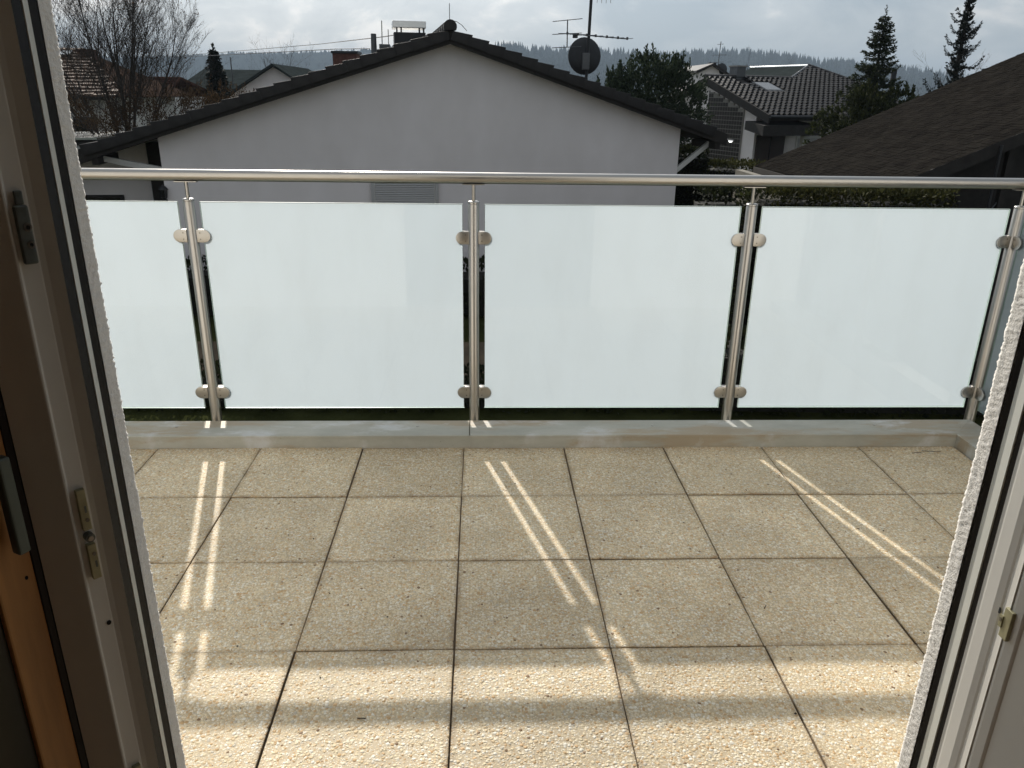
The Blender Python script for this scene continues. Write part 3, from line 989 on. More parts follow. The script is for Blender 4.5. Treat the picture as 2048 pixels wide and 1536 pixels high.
# ------------------------------------------------------------------ vegetation builders
def leaf_quads(P, size, up_bias=0.0, aspect=.5, dirs=None):
    """one leaf-sized quad per point, random or given directions"""
    P = np.asarray(P); n = len(P)
    if dirs is None:
        D = rng.normal(size=(n, 3)); D[:, 2] += up_bias
    else:
        D = dirs + rng.normal(size=(n, 3)) * .35
    D /= np.linalg.norm(D, axis=1, keepdims=True) + 1e-9
    A = rng.normal(size=(n, 3)); S = np.cross(D, A); S /= np.linalg.norm(S, axis=1, keepdims=True) + 1e-9
    sz = np.asarray(size) * rng.uniform(.6, 1.4, n)
    L_ = D * sz[:, None]; W = S * (sz * aspect)[:, None]
    V = np.stack([P - W * .5, P + L_ * .5 - W * .5 * 0 + W * .0 - W * .45, P + L_, P + L_ * .5 + W * .45], 1)
    V[:, 0] = P
    F = np.arange(n * 4).reshape(n, 4)
    return V.reshape(-1, 3), F


def spruce(name, label, base, h, rad, mat, trunk_mat, dens=1.0, sparse=0.0, droop=.35, tip=.0, shape=1.0, leaf=.22, group=None, upturn=.0, z_low=.08, cat='tree'):
    t = thing(name, label, cat, base, 0, group)
    b = Vector(base)
    MB().tube([b, b + Vector((0.02, 0, h * .5)), b + Vector((0, 0, h * .98))], [h * .016 + .05, h * .010 + .03, .012], 8).build('trunk', trunk_mat, t, world=True)
    P, D, limb = [], [], MB()
    z = z_low
    k = 0
    while z < .985:
        rr = rad * (1 - z) ** shape
        nb = max(4, int(7 + 3 * (1 - z)))
        for i in range(nb):
            if random.random() < .06: continue
            az = k * 1.1 + i * 2 * math.pi / nb + random.uniform(-.3, .3)
            L_ = rr * random.uniform(.72, 1.18) + .05
            if random.random() < sparse: L_ *= random.uniform(.22, .42)
            zz = b.z + h * (z + random.uniform(-.012, .012))
            dx, dy = math.cos(az), math.sin(az)
            npts = max(3, int(L_ / .11 * dens))
            seg = []
            for q in range(npts + 1):
                s = q / npts
                zc = zz - droop * L_ * (s ** 1.3) + upturn * L_ * (s ** 3.2)
                seg.append((b.x + dx * L_ * s, b.y + dy * L_ * s, zc))
            if L_ > .25:
                limb.tube([seg[0], seg[len(seg) // 2], seg[-1]], [.022, .014, .005], 3, caps=False)
            for q, c in enumerate(seg):
                s = q / npts
                m_ = 11 if s > .2 else 6
                for _ in range(m_):
                    wdt = .20 * L_ * (1 - s * .8) + .03
                    a = random.uniform(-wdt, wdt)
                    P.append((c[0] - dy * a + random.uniform(-.03, .03), c[1] + dx * a + random.uniform(-.03, .03), c[2] + random.uniform(-.05, .04)))
                    D.append((dx * .7 - dy * np.sign(a) * .5, dy * .7 + dx * np.sign(a) * .5, -.25 + upturn * s))
        z += (.030 + .012 * random.random()) * (6.0 / h) ** .5 * (1.15 - .5 * z)
        k += 1
    for _ in range(60):
        zz = random.uniform(.92, 1.035)
        P.append((b.x + random.uniform(-.03, .03), b.y + random.uniform(-.03, .03), b.z + h * zz)); D.append((random.uniform(-.6, .6), random.uniform(-.6, .6), .8))
    limb.build('branches', trunk_mat, t, world=True)['kind'] = 'stuff'
    V, F = leaf_quads(P, leaf, dirs=np.array(D), aspect=.42)
    o = np_mesh('needles', V, F, mat, t, world=True); o['kind'] = 'stuff'
    return t


def clump_tree(name, label, base, lobes, n, leaf, mat, trunk_mat, cat='tree', shoots=0, shoot_len=.5, trunk_h=1.0, group=None, up=.5):
    """crown of many leaf clumps spread through several uneven lobes"""
    t = thing(name, label, cat, base, 0, group)
    b = Vector(base)
    MB().tube([b, b + Vector((.03, .02, trunk_h * .6)), b + Vector((0, 0, trunk_h))], [.16, .12, .06], 8).build('trunk', trunk_mat, t, world=True)
    lb = MB(); P, D = [], []
    vol = [l[1][0] * l[1][1] * l[1][2] for l in lobes]; tot = sum(vol)
    for (c, r_), v in zip(lobes, vol):
        c = np.array(c)
        lb.tube([b + Vector((0, 0, trunk_h * .5)), Vector(c)], [.06, .02], 4, caps=False)
        k = int(n * v / tot)
        nc = max(14, k // 38)
        for _ in range(nc):
            d = rng.normal(size=3); d /= np.linalg.norm(d)
            rad = rng.uniform(.55, 1.03) ** .6
            cc = c + d * np.array(r_) * rad
            sp = .16 * (np.array(r_).mean())
            m_ = max(6, k // nc)
            q = cc + rng.normal(size=(m_, 3)) * sp * .55
            P += list(q); dd = d + np.array([0, 0, up]); D += [dd] * m_
        if shoots:
            for _ in range(int(shoots * v / tot)):
                d = rng.normal(size=3); d[2] = abs(d[2]) * 1.6 + .6; d /= np.linalg.norm(d)
                s0 = c + d * np.array(r_) * .98
                L_ = shoot_len * rng.uniform(.3, 1.0)
                for s in np.linspace(0, 1, 9):
                    for _k in range(3):
                        P.append(s0 + np.array([0, 0, 1]) * L_ * s + rng.normal(size=3) * .028 * (1.2 - s)); D.append(np.array([rng.normal() * .3, rng.normal() * .3, 1.0]))
    lb.build('branches', trunk_mat, t, world=True)['kind'] = 'stuff'
    V, F = leaf_quads(P, leaf, dirs=np.array(D), aspect=.55)
    o = np_mesh('foliage', V, F, mat, t, world=True); o['kind'] = 'stuff'
    return t


def hedge(name, label, a, b, h, w, mat, n, leaf=.09, top_wob=.06, cat='hedge'):
    """a clipped hedge from plan point a to b"""
    a, b = Vector((*a, GZ)), Vector((*b, GZ))
    d = b - a; L_ = d.length; d.normalize(); nn = Vector((-d.y, d.x, 0))
    t = thing(name, label, cat, tuple(a))
    m1 = nn * (w / 2 - .09)
    ring = [a - m1, b - m1, b + m1, a + m1]
    MB().hexa([(*q.xy, GZ) for q in ring] + [(*q.xy, GZ + h - .17) for q in ring]).build('hedge_inside', M['hedge_core'], t, world=True)
    P, D = [], []
    for _ in range(n):
        s = rng.uniform(0, L_)
        f = rng.uniform(0, 2 * h + w)
        wob = top_wob * mnoise.noise(Vector((s * 1.3, h, 0))) + .5 * top_wob * mnoise.noise(Vector((s * 4, 1, h)))
        if f < h: o_, z, od = -w / 2, f, (-nn.x, -nn.y, .3)
        elif f < 2 * h: o_, z, od = w / 2, f - h, (nn.x, nn.y, .3)
        else: o_, z, od = (f - 2 * h) - w / 2, h, (0, 0, 1)
        o_ += rng.normal() * .05; z += wob * (z / h) + rng.normal() * .045
        p = a + d * s + nn * o_
        P.append((p.x, p.y, GZ + max(0, z))); D.append(od)
    V, F = leaf_quads(P, leaf, dirs=np.array(D), aspect=.7)
    o = np_mesh('leaves', V, F, mat, t, world=True); o['kind'] = 'stuff'
    return t


def bare_tree(name, label, base, h, spread, seed, leaves=0, twig_n=1.0, group=None, cat='tree', r0=.11, stems=7):
    rs = random.Random(seed)
    t = thing(name, label, cat, base, 0, group)
    b = Vector(base)
    tr = MB(); br = MB(); tips = []
    th = h * .24
    tr.tube([b, b + Vector((.05, 0, th * .5)), b + Vector((.02, .03, th))], [r0 * 1.25, r0, r0 * .9], 9)
    tr.build('trunk', M['bark'], t, world=True)

    def grow(p, d, L_, r_, lvl):
        pts = [p]; q = p.copy(); dd = d.copy()
        ns = 5 if lvl < 2 else 4
        for i in range(ns):
            dd = (dd + Vector((rs.gauss(0, .09), rs.gauss(0, .09), rs.gauss(.035, .06)))).normalized()
            q = q + dd * L_ / ns
            pts.append(q.copy())
        rad = [r_ * (1 - .78 * i / ns) for i in range(ns + 1)]
        br.tube(pts, rad, 6 if lvl == 0 else (4 if lvl == 1 else 3), caps=False)
        if lvl >= 3:
            tips.append(pts[-1]); tips.append(pts[-2])
            return
        nb = {0: 9, 1: 7, 2: 5}[lvl]
        for k in range(int(nb * twig_n + .5)):
            f = rs.uniform(.25, 1.0) if lvl else rs.uniform(.2, 1.0)
            i = min(ns - 1, int(f * ns)); g_ = f * ns - i
            pp = pts[i].lerp(pts[i + 1], g_)
            ax = Vector((rs.gauss(0, 1), rs.gauss(0, 1), rs.gauss(0, .5))).normalized()
            ang = rs.uniform(.35, .85)
            nd = (dd * math.cos(ang) + ax * math.sin(ang)); nd.z += .18; nd.normalize()
            grow(pp, nd, L_ * rs.uniform(.38, .62) * (1.15 - .45 * f), max(.0038, r_ * (1 - .7 * f) * .5), lvl + 1)

    for k in range(stems):
        az = 2 * math.pi * k / stems + rs.uniform(-.4, .4)
        tilt = rs.uniform(.12, .35) if k % 3 == 0 else rs.uniform(.45, .95)
        d = Vector((math.sin(tilt) * math.cos(az) * spread, math.sin(tilt) * math.sin(az) * spread, math.cos(tilt))).normalized()
        grow(b + Vector((.02, .03, th * rs.uniform(.7, 1.0))), d, h * .72 * rs.uniform(.8, 1.08), r0 * .62, 0)
    o = br.build('branches', M['bark'], t, world=True); o['kind'] = 'stuff'
    if leaves:
        P = [np.array(tp) + rng.normal(size=3) * .05 for tp in (rs.choice(tips) for _ in range(leaves))]
        V, F = leaf_quads(P, .052, aspect=.7)
        o = np_mesh('dry_leaves', V, F, M['deadleaf'], t, world=True); o['kind'] = 'stuff'
    return t


# ------------------------------------------------------------------ white gable house opposite
HA = R(8)
gh = thing('gable_house', 'white house with dark tiled gable directly opposite the balcony', 'house', (-.59, 14.0, GZ), HA)
SL = .315                      # roof pitch
AZ = 2.26 - GZ                 # underside of the verge above the gable's tip, local z
SLFT, SRGT = -5.70, 5.03


def roof_u(s): return AZ - SL * abs(s)


W = MB()
poly = [(SLFT, 0, 0), (SRGT, 0, 0), (SRGT, 0, roof_u(SRGT) - .02), (0, 0, AZ - .02), (SLFT, 0, roof_u(SLFT) - .02)]
W.extrude(poly, (0, 9.5, 0)).build('wall', M['house_white'], gh)
MB().extrude([(-8.9, 1.75, 0), (SLFT - .003, 1.75, 0), (SLFT - .003, 1.75, roof_u(SLFT) - .02), (-8.9, 1.75, roof_u(-8.9) - .02)], (0, 7.5, 0)).build('recessed_wall', M['house_white'], gh)
MB().box((-6.27, 1.30, 0), (-5.72, 1.74, roof_u(-6.3) - .03)).build('timber_pillar', M['dark_timber'], gh)
wn = MB().box((-8.30, 1.715, 1.2), (-6.98, 1.747, 1.935)).build('window', M['dark_timber'], gh)
MB().box((-8.22, 1.705, 1.26), (-7.06, 1.713, 1.87)).build('pane', M['window_dark'], wn)

rf = None


def roof_slab(s0, s1, t0, t1, th):
    z0, z1 = roof_u(s0), roof_u(s1)
    return [(s0, t0, z0), (s1, t0, z1), (s1, t1, z1), (s0, t1, z0), (s0, t0, z0 + th), (s1, t0, z1 + th), (s1, t1, z1 + th), (s0, t1, z0 + th)]


rb = MB()
rb.hexa(roof_slab(-7.25, 0, -.32, 10, .17)).hexa(roof_slab(0, 5.95, -.32, 10, .17)).hexa(roof_slab(-9.4, -7.252, 1.05, 10, .17))
rf = rb.build('roof', M['dark_timber'], gh)
# barge boards, just proud of the roof edge
for (s0, s1, t) in ((-7.27, 0, -.345), (0, 5.97, -.345), (-9.42, -7.0, 1.025)):
    MB().hexa([(s0, t, roof_u(s0) - .05), (s1, t, roof_u(s1) - .05), (s1, t + .022, roof_u(s1) - .05), (s0, t + .022, roof_u(s0) - .05),
               (s0, t, roof_u(s0) + .19), (s1, t, roof_u(s1) + .19), (s1, t + .022, roof_u(s1) + .19), (s0, t + .022, roof_u(s0) + .19)]).build('barge_board', M['dark_timber'], rf)


def verge_tile_mesh(sg):
    L_, rise = .395, .052
    mb = MB()
    x0, x1 = 0, sg * L_
    mb.hexa([(x0, -.40, -.17), (x1, -.40, -.17), (x1, .30, -.02), (x0, .30, -.02), (x0, -.40, 0), (x1, -.40, rise), (x1, .30, rise), (x0, .30, 0)])
    me = mb.mesh('verge_tile', M['roof_dark'], bevel=.022, seg=3, smooth=50)
    return me


ang = math.atan(SL)
for sg in (-1, 1):
    vm = verge_tile_mesh(sg)
    step = .345 * math.cos(ang)
    n_ = 21 if sg < 0 else 17
    for i in range(n_):
        o = bpy.data.objects.new('verge_tile', vm)
        s = sg * (.05 + i * step)
        o.location = (s, random.uniform(-.006, .006), roof_u(s) + .205 + random.uniform(-.004, .004))
        o.rotation_euler = (0, sg * ang + random.uniform(-.01, .01), 0)
        link(o, rf)
    # the tile courses behind the verge, lapped like steps
    tc_ = MB()
    for i in range(n_):
        s0, s1 = sg * (.05 + i * step), sg * (.05 + (i + 1) * step + .04)
        z0, z1 = roof_u(s0) + .19, roof_u(s1) + .235
        tc_.hexa([(s0, .31, z0), (s1, .31, z1), (s1, 10, z1), (s0, 10, z0), (s0, .31, z0 + .02), (s1, .31, z1 + .02), (s1, 10, z1 + .02), (s0, 10, z0 + .02)])
    tc_.build('tile_courses', M['roof_dark'], rf)['kind'] = 'stuff'
tc_ = MB()
for i in range(6):
    s0, s1 = -(7.35 + i * .33), -(7.35 + (i + 1) * .33 + .04)
    z0, z1 = roof_u(s0) + .19, roof_u(s1) + .235
    tc_.hexa([(s0, 1.0, z0 - .1), (s1, 1.0, z1 - .12), (s1, 10, z1 - .1), (s0, 10, z0 - .1), (s0, 1.0, z0), (s1, 1.0, z1), (s1, 10, z1), (s0, 10, z0)])
tc_.build('tile_courses', M['roof_dark'], rf)['kind'] = 'stuff'
# ridge: half-round caps, the first one closed
for i in range(26):
    y0 = -.42 + i * .40
    mb = MB()
    pr_ = [(.13 * math.cos(t) * (1 - .12 * k), y0 + .42 * k, AZ + .255 + .13 * math.sin(t) * (1 - .12 * k)) for k in (0, 1) for t in [-.5 + q * (math.pi + 1.0) / 10 for q in range(11)]]
    mb.v = pr_
    mb.f = [(q, q + 1, 11 + q + 1, 11 + q) for q in range(10)] + [tuple(range(11))[::-1], tuple(range(11, 22))]
    mb.build('ridge_tile', M['roof_dark'], rf, smooth=40)
# lightning rod and its wire
MB().tube([(.01, -.2, AZ + .37), (.01, -.2, AZ + .68)], .007, 6).build('lightning_rod', M['dark_metal'], rf)
MB().tube([(.06, -.25, AZ + .37), (.14, -.25, AZ + .36), (.24, -.25, AZ + .30), (.34, -.25, AZ + .20)], .006, 5).build('lightning_wire', M['dark_metal'], rf)
# gutters along both eaves, ends seen from here
for sg, s in ((1, 6.03), (-1, -7.34)):
    mb = MB()
    z = roof_u(s) + .10
    a_ = [(s + .07 * math.cos(t), z + .07 * math.sin(t)) for t in [math.pi + q * math.pi / 8 for q in range(9)]]
    b_ = [(s + .063 * math.cos(t), z + .063 * math.sin(t)) for t in [math.pi + q * math.pi / 8 for q in range(9)]]
    mb.extrude([(x, -.40, zz) for x, zz in a_] + [(x, -.40, zz) for x, zz in b_[::-1]], (0, 10.3, 0))
    mb.build('gutter', M['metal_sheet'], rf)
# purlins and knee braces under the overhang
for sg, sw, se in ((1, SRGT, 5.72), (-1, SLFT, -6.75)):
    zt, zb = roof_u(se) - .06, roof_u(sw) - (.95 if sg > 0 else .72)
    MB().extrude([(sw + sg * .003, .02, zb), (sw + sg * .003, .02, zb + .12), (se, .02, zt), (se + sg * .02, .02, zt - .10)], (0, .10, 0)).build('knee_brace', M['grey_metal'] if 0 else M['house_grey'], gh)
    MB().box((min(se, se + sg * .12), -.30, roof_u(se) - .20), (max(se, se + sg * .12), 1.0, roof_u(se) - .052)).build('purlin', M['dark_timber'], gh)
# louvred roller shutter of the gable window
sh = MB().box((-1.62, -.045, 1.25), (-.30, .0, 2.42)).build('window', M['house_grey'], gh)
for i in range(24):
    z = 1.28 + i * .046
    MB().hexa([(-1.57, -.052, z), (-.35, -.052, z), (-.35, -.046, z), (-1.57, -.046, z), (-1.57, -.060, z + .012), (-.35, -.060, z + .012), (-.35, -.046, z + .040), (-1.57, -.046, z + .040)]).build('shutter_slat', M['shutter'], sh)
MB().box((-1.66, -.075, 1.25), (-1.60, -.046, 2.44)).build('shutter_rail', M['shutter'], sh)
MB().box((-.32, -.075, 1.25), (-.26, -.046, 2.44)).build('shutter_rail', M['shutter'], sh)
# stacks and pipes behind the ridge
ck = MB().box((-.95, 3.05, AZ - .3), (-.22, 3.65, AZ + .36)).build('chimney', M['dark_metal'], rf)
for x in (-.90, -.80, -.38, -.28):
    MB().box((x, 3.08, AZ + .3601), (x + .035, 3.12, AZ + .452)).build('cap_leg', M['dark_metal'], ck)
MB().box((-.98, 3.00, AZ + .4525), (-.21, 3.70, AZ + .60)).build('cap_plate', M['metal_sheet'], ck, bevel=.012)
MB().tube([(-1.43, 3.2, AZ - .5), (-1.42, 3.2, AZ + .32)], [.075, .062], 12).build('vent_pipe', M['grey_metal'], rf, smooth=40)
MB().tube([(-1.24, 3.2, AZ - .4), (-1.22, 3.2, AZ + .60)], .011, 5).build('rod', M['dark_metal'], rf)
MB().tube([(-1.08, 3.2, AZ - .4), (-1.08, 3.2, AZ + .42)], .009, 5).build('rod', M['dark_metal'], rf)
MB().box((-1.30, 3.15, AZ + .0), (-1.05, 3.3, AZ + .10)).build('flashing_box', M['grey_metal'], rf)

# wall lantern at the left corner
ln = thing('wall_lantern', 'black wrought-iron lantern on the left corner of the white house', 'lantern', (-6.24, 13.13, -.60), HA)
lm = MB().lathe([(.055, -.10), (.075, .04)], (0, 0, 0), 6).build('glass_body', M['window_dark'], ln)
MB().lathe([(.10, .042), (.06, .10), (.02, .13)], (0, 0, 0), 6).build('cap', M['dark_metal'], ln)
MB().lathe([(.03, -.15), (.065, -.102)], (0, 0, 0), 6).build('base', M['dark_metal'], ln)
for k in range(6):
    t = math.pi / 3 * k
    MB().tube([(.057 * math.cos(t), .057 * math.sin(t), -.10), (.077 * math.cos(t), .077 * math.sin(t), .04)], .006, 4).build('rib', M['dark_metal'], ln)
MB().tube([(0, 0, -.15), (.05, .10, -.19), (.13, .10, -.13)], .012, 6).build('bracket', M['dark_metal'], ln)
MB().box((-.04, .02, -.24), (.04, .16, -.15)).build('bracket_plate', M['dark_metal'], ln)

# ------------------------------------------------------------------ antenna mast with dish
am = thing('antenna_mast', 'tall antenna mast with dark satellite dish and thin aerials behind the gable', 'antenna', (2.47, 16.1, 1.2))
MB().tube([(2.45, 16.1, 1.2), (2.50, 16.1, 3.75)], .035, 10).build('pole', M['dark_metal'], am, world=True, smooth=40)


def dish(c, rx, rz, tilt, name, parent, mat):
    mb = MB(); n1, n2 = 8, 28
    c = Vector(c); rot = Matrix.Rotation(tilt, 3, 'X')
    rings = []
    for side in (0, 1):
        for i in range(n1 + 1):
            f = i / n1
            for k in range(n2):
                t = 2 * math.pi * k / n2
                y = -.12 * (1 - f * f) * 1.0 + (.018 if side else 0)
                p = Vector((rx * f * math.cos(t), -y - .1, rz * f * math.sin(t)))
                mb.v.append(tuple(c + rot @ Vector((p.x, -p.y, p.z))))
    for side in (0, 1):
        o_ = side * (n1 + 1) * n2
        for i in range(n1):
            for k in range(n2):
                k2 = (k + 1) % n2
                mb.f.append((o_ + i * n2 + k, o_ + i * n2 + k2, o_ + (i + 1) * n2 + k2, o_ + (i + 1) * n2 + k))
    e0, e1 = n1 * n2, (2 * n1 + 1) * n2
    for k in range(n2):
        k2 = (k + 1) % n2
        mb.f.append((e0 + k, e0 + k2, e1 + k2, e1 + k))
    return mb.build(name, mat, parent, world=True, smooth=40)


ds = dish((2.42, 16.20, 2.17), .375, .41, R(-12), 'satellite_dish', am, M['dark_metal'])
MB().box((2.34, 15.93, 1.85), (2.50, 16.02, 2.20)).build('dish_bracket', M['grey_metal'], ds, world=True, bevel=.01)
MB().tube([(2.42, 16.25, 1.80), (2.42, 16.75, 2.0)], .014, 6).build('feed_arm', M['dark_metal'], ds, world=True)
ya = MB().tube([(1.96, 15.98, 2.59), (3.33, 16.02, 2.505)], .014, 6).build('aerial_boom', M['grey_metal'], am, world=True)
for i, x in enumerate((1.98, 2.22, 2.42, 2.62, 2.87, 3.12, 3.33)):
    z = 2.59 - (x - 1.96) * .062
    L_ = .42 - .02 * i
    MB().tube([(x - L_ * .55, 15.98 - L_ * .75, z - .02), (x + L_ * .55, 15.98 + L_ * .75, z + .025)], .0065, 5).build('aerial_element', M['grey_metal'], ya, world=True)
    MB().box((x - .02, 15.98, z - .02), (x + .02, 16.03, z + .035)).build('element_clip', M['dark_metal'], ya, world=True)
MB().box((2.10, 15.94, 2.50), (2.21, 16.02, 2.575)).build('junction_box', M['dark_metal'], ya, world=True, bevel=.01)
vb = MB().tube([(1.97, 15.96, 2.87), (1.98, 15.96, 2.30)], .014, 6).build('reflector_bar', M['grey_metal'], am, world=True)
for z, dz in ((2.86, .035), (2.585, .02), (2.31, .02)):
    MB().tube([(1.64, 15.96, z - dz), (2.30, 15.96, z + dz)], .0085, 5).build('aerial_element', M['grey_metal'], vb, world=True)
ta = MB().tube([(2.49, 16.1, 3.36), (2.95, 16.0, 3.36)], .012, 5).build('aerial_boom', M['grey_metal'], am, world=True)
for x in (2.62, 2.72, 2.82, 2.92):
    MB().tube([(x, 16.05, 3.22), (x, 16.05, 3.48)], .005, 4).build('aerial_element', M['grey_metal'], ta, world=True)

# ------------------------------------------------------------------ hedges and beds round the white house
hedge('hedge', 'dark low hedge along the foot of the white gable wall', (-9.5, 12.3), (4.3, 12.3), .90, .9, M['hedge_dark'], 7000, .10)
hedge('hedge', 'dark hedge row in the garden right below the balcony', (-7.5, 7.6), (2.9, 7.4), .38, .7, M['hedge_dark'], 6000, .08)
hedge('hedge', 'dark knee-high hedge added to shade the lawn below the right half of the balcony', (3.0, 7.5), (10.5, 7.2), .95, 1.0, M['hedge_dark'], 6000, .09)  # added to keep the sun off the lawn on this side
hedge('hedge', 'olive clipped hedge beside the right corner of the white house', (7.15, 22.0), (9.3, 20.8), 2.15, 1.3, M['hedge'], 5000, .10)
hedge('hedge', 'tall dark hedge behind the right eave of the white house', (4.9, 18.2), (5.95, 18.4), 2.75, .8, M['hedge_dark'], 4000, .10)
hedge('hedge', 'olive hedge below the handrail in front of the dark roof', (4.45, 9.25), (7.15, 9.05), 2.78, .8, M['hedge'], 26000, .07)
hedge('hedge', 'dark hedge filling the gap left of the olive hedge under the rail', (3.45, 9.5), (4.5, 9.4), 2.72, .5, M['hedge_dark'], 3500, .07)
hedge('hedge', 'short olive hedge piece behind the right-hand railing post', (3.98, 9.0), (4.13, 9.0), 2.72, .3, M['shrub'], 1500, .06)

# ------------------------------------------------------------------ big dark roof on the right
sd = thing('outbuilding', 'low building with big mossy dark roof rising to the right', 'building', (8.5, 12.5, GZ))
EX, EZ, SLP = 6.28, -.16, .434     # eave line x, height, slope
Yn, Yf, XT = 9.72, 15.2, 14.2


def sz(x): return EZ + (x - EX) * SLP


rs_ = MB()
nx, ny = 60, 14
V, F = [], []
for i in range(nx + 1):
    for j in range(ny + 1):
        x = EX + (XT - EX) * i / nx; y = Yn + (Yf - Yn) * j / ny
        z = sz(x) + .02 * mnoise.noise(Vector((x * .9, y * .9, 3))) + .012 * mnoise.noise(Vector((x * 3, y * 3, 1)))
        V.append((x, y, z))
for i in range(nx):
    for j in range(ny):
        a_ = i * (ny + 1) + j
        F.append((a_, a_ + ny + 1, a_ + ny + 2, a_ + 1))
ro = np_mesh('roof', V, F, M['shed_roof'], sd, world=True)
# lapped shingle courses lying on the sheet
for i in range(92):
    x0 = EX + .02 + i * .085; x1 = x0 + .09
    mb = MB()
    ny2 = 40
    for j in range(ny2):
        y0 = Yn - .015 + (Yf - Yn + .03) * j / ny2; y1 = Yn - .015 + (Yf - Yn + .03) * (j + 1) / ny2 - .003
        o0 = random.uniform(.0, .0015) + .010 * max(0, random.gauss(-.7, .6)) ** 2; xo = random.uniform(-.02, .02)
        mb.hexa([(x0 + xo, y0, sz(x0) + .012 + o0), (x1, y0, sz(x1) + .010), (x1, y1, sz(x1) + .010), (x0 + xo, y1, sz(x0) + .012 + o0),
                 (x0 + xo, y0, sz(x0) + .016 + o0), (x1, y0, sz(x1) + .014), (x1, y1, sz(x1) + .014), (x0 + xo, y1, sz(x0) + .016 + o0)])
    mb.build('shingle_course', M['shed_roof'], ro, world=True)['kind'] = 'stuff'
MB().hexa([(EX, Yn - .02, sz(EX) - .20), (XT, Yn - .02, sz(XT) - .20), (XT, Yn, sz(XT) - .20), (EX, Yn, sz(EX) - .20),
           (EX, Yn - .02, sz(EX) + .012), (XT, Yn - .02, sz(XT) + .012), (XT, Yn, sz(XT) + .012), (EX, Yn, sz(EX) + .012)]).build('barge_board', M['dark_timber'], ro, world=True)
MB().box((EX - .02, Yn, EZ - .14), (EX - .002, Yf, EZ + .0)).build('fascia', M['dark_timber'], ro, world=True)
MB().extrude([(EX + .5, Yn + .7, GZ), (XT, Yn + .7, GZ), (XT, Yn + .7, sz(XT) - .06), (EX + .5, Yn + .7, sz(EX + .5) - .06)], (0, .12, 0)).build('gable_wall', M['dark_timber'], sd, world=True)
MB().box((EX + .5, Yn + .83, GZ), (EX + .62, Yf - .3, EZ + .15)).build('side_wall', M['dark_timber'], sd, world=True)
for x in (EX + .7, 8.55):
    MB().box((x, Yn + .1, GZ), (x + .10, Yn + .2, sz(x) - .22)).build('timber_post', M['dark_timber'], sd, world=True)
MB().tube([(8.30, Yn - .05, GZ), (8.30, Yn - .05, sz(8.3) - .05)], .025, 8).build('downpipe', M['dark_metal'], sd, world=True)
MB().tube([(8.31, Yn - .05, -.42), (8.62, Yn + .2, -.20)], .012, 6).build('stay', M['grey_metal'], sd, world=True)
cp = MB().box((6.02, 12.4, GZ), (6.20, 15.7, -.27)).build('garden_wall', M['stone_pale'])
tag(cp, 'pale rough garden wall beside the low eave of the dark roof', 'wall')

# ------------------------------------------------------------------ house with shiny tiles (right, behind)
th = thing('tile_house', 'white house with glistening dark tiles and glass-block wall', 'house', (12.5, 32.0, GZ), R(20))
# local: x along the eave (t), y uphill (w), z up; eave height 3.35
EH, PS = 3.35, .324


def rz_(w): return EH + PS * w


OUT = [(0, 0), (9.6, 0), (9.2, 4.4), (8.1, 7.2), (5.15, 5.0), (0, 5.0)]


def inside(t_, w_):
    c = False; n_ = len(OUT)
    for i in range(n_):
        (x1, y1), (x2, y2) = OUT[i], OUT[(i + 1) % n_]
        if (y1 > w_) != (y2 > w_) and t_ < (x2 - x1) * (w_ - y1) / (y2 - y1) + x1: c = not c
    return c


r3 = MB().extrude([(t_, w_, rz_(w_) - .18) for t_, w_ in OUT], (0, 0, .17)).build('roof', M['dark_timber'], th)
tl = MB()
row = 0
w_ = 0.0
while w_ < 7.2:
    t_ = .02
    while t_ < 9.7:
        if inside(t_ + .13, w_ + .17) and not (2.05 < t_ < 3.2 and 2.9 < w_ < 4.3) and not (1.5 < t_ < 2.1 and 3.9 < w_ < 5.2):
            b = len(tl.v); jit = random.uniform(-.012, .012)
            for (ww, lift) in ((w_ - .02, .070), (w_ + .36, .0)):
                for q in range(11):
                    a_ = q / 10
                    prof_z = .080 * math.sin(math.pi * min(1, a_ * 1.45)) if a_ < .69 else -.012 * math.sin(math.pi * (a_ - .69) / .31)
                    tl.v.append((t_ + .30 * a_, ww, rz_(ww) + .02 + lift + prof_z + jit * .4))
            for q in range(10):
                tl.f.append((b + q, b + q + 1, b + 11 + q + 1, b + 11 + q))
            for q in range(11): tl.v.append((t_ + .30 * q / 10, w_ - .02, rz_(w_ - .02) + .01))
            for q in range(10): tl.f.append((b + 22 + q, b + 22 + q + 1, b + q + 1, b + q))
        t_ += .30
    w_ += .335; row += 1
o = tl.build('roof_tiles', M['roof_gloss'], r3, smooth=60); o['kind'] = 'stuff'
# other slopes
MB().quad((0, 5.0, rz_(5)), (5.15, 5.0, rz_(5)), (5.15, 10, EH), (0, 10, EH)).build('back_slope', M['roof_dark'], r3)
MB().hexa([(5.15, 5.02, rz_(5) - .1), (8.1, 7.22, rz_(7.2) - .12), (8.1, 12, rz_(7.2) - .12), (5.0, 12, rz_(5) - .4),
           (5.15, 5.02, rz_(5) + .05), (8.1, 7.22, rz_(7.2) + .03), (8.1, 12, rz_(7.2) + .03), (5.0, 12, rz_(5) - .25)]).build('side_slope', M['roof_green'], r3)
MB().tube([(8.1, 7.2, rz_(7.2) + .05), (8.1, 12, rz_(7.2) + .06)], .09, 8).build('ridge_cap', M['metal_sheet'], r3, smooth=50)
MB().tube([(-.02, 5.0, rz_(5) + .05), (5.15, 5.0, rz_(5) + .05)], .11, 8).build('ridge_cap', M['roof_dark'], r3, smooth=50)
MB().tube([(8.1, 7.2, rz_(7.2) + .06), (9.2, 4.4, rz_(4.4) + .06)], .10, 8).build('verge_cap', M['roof_dark'], r3, smooth=50)
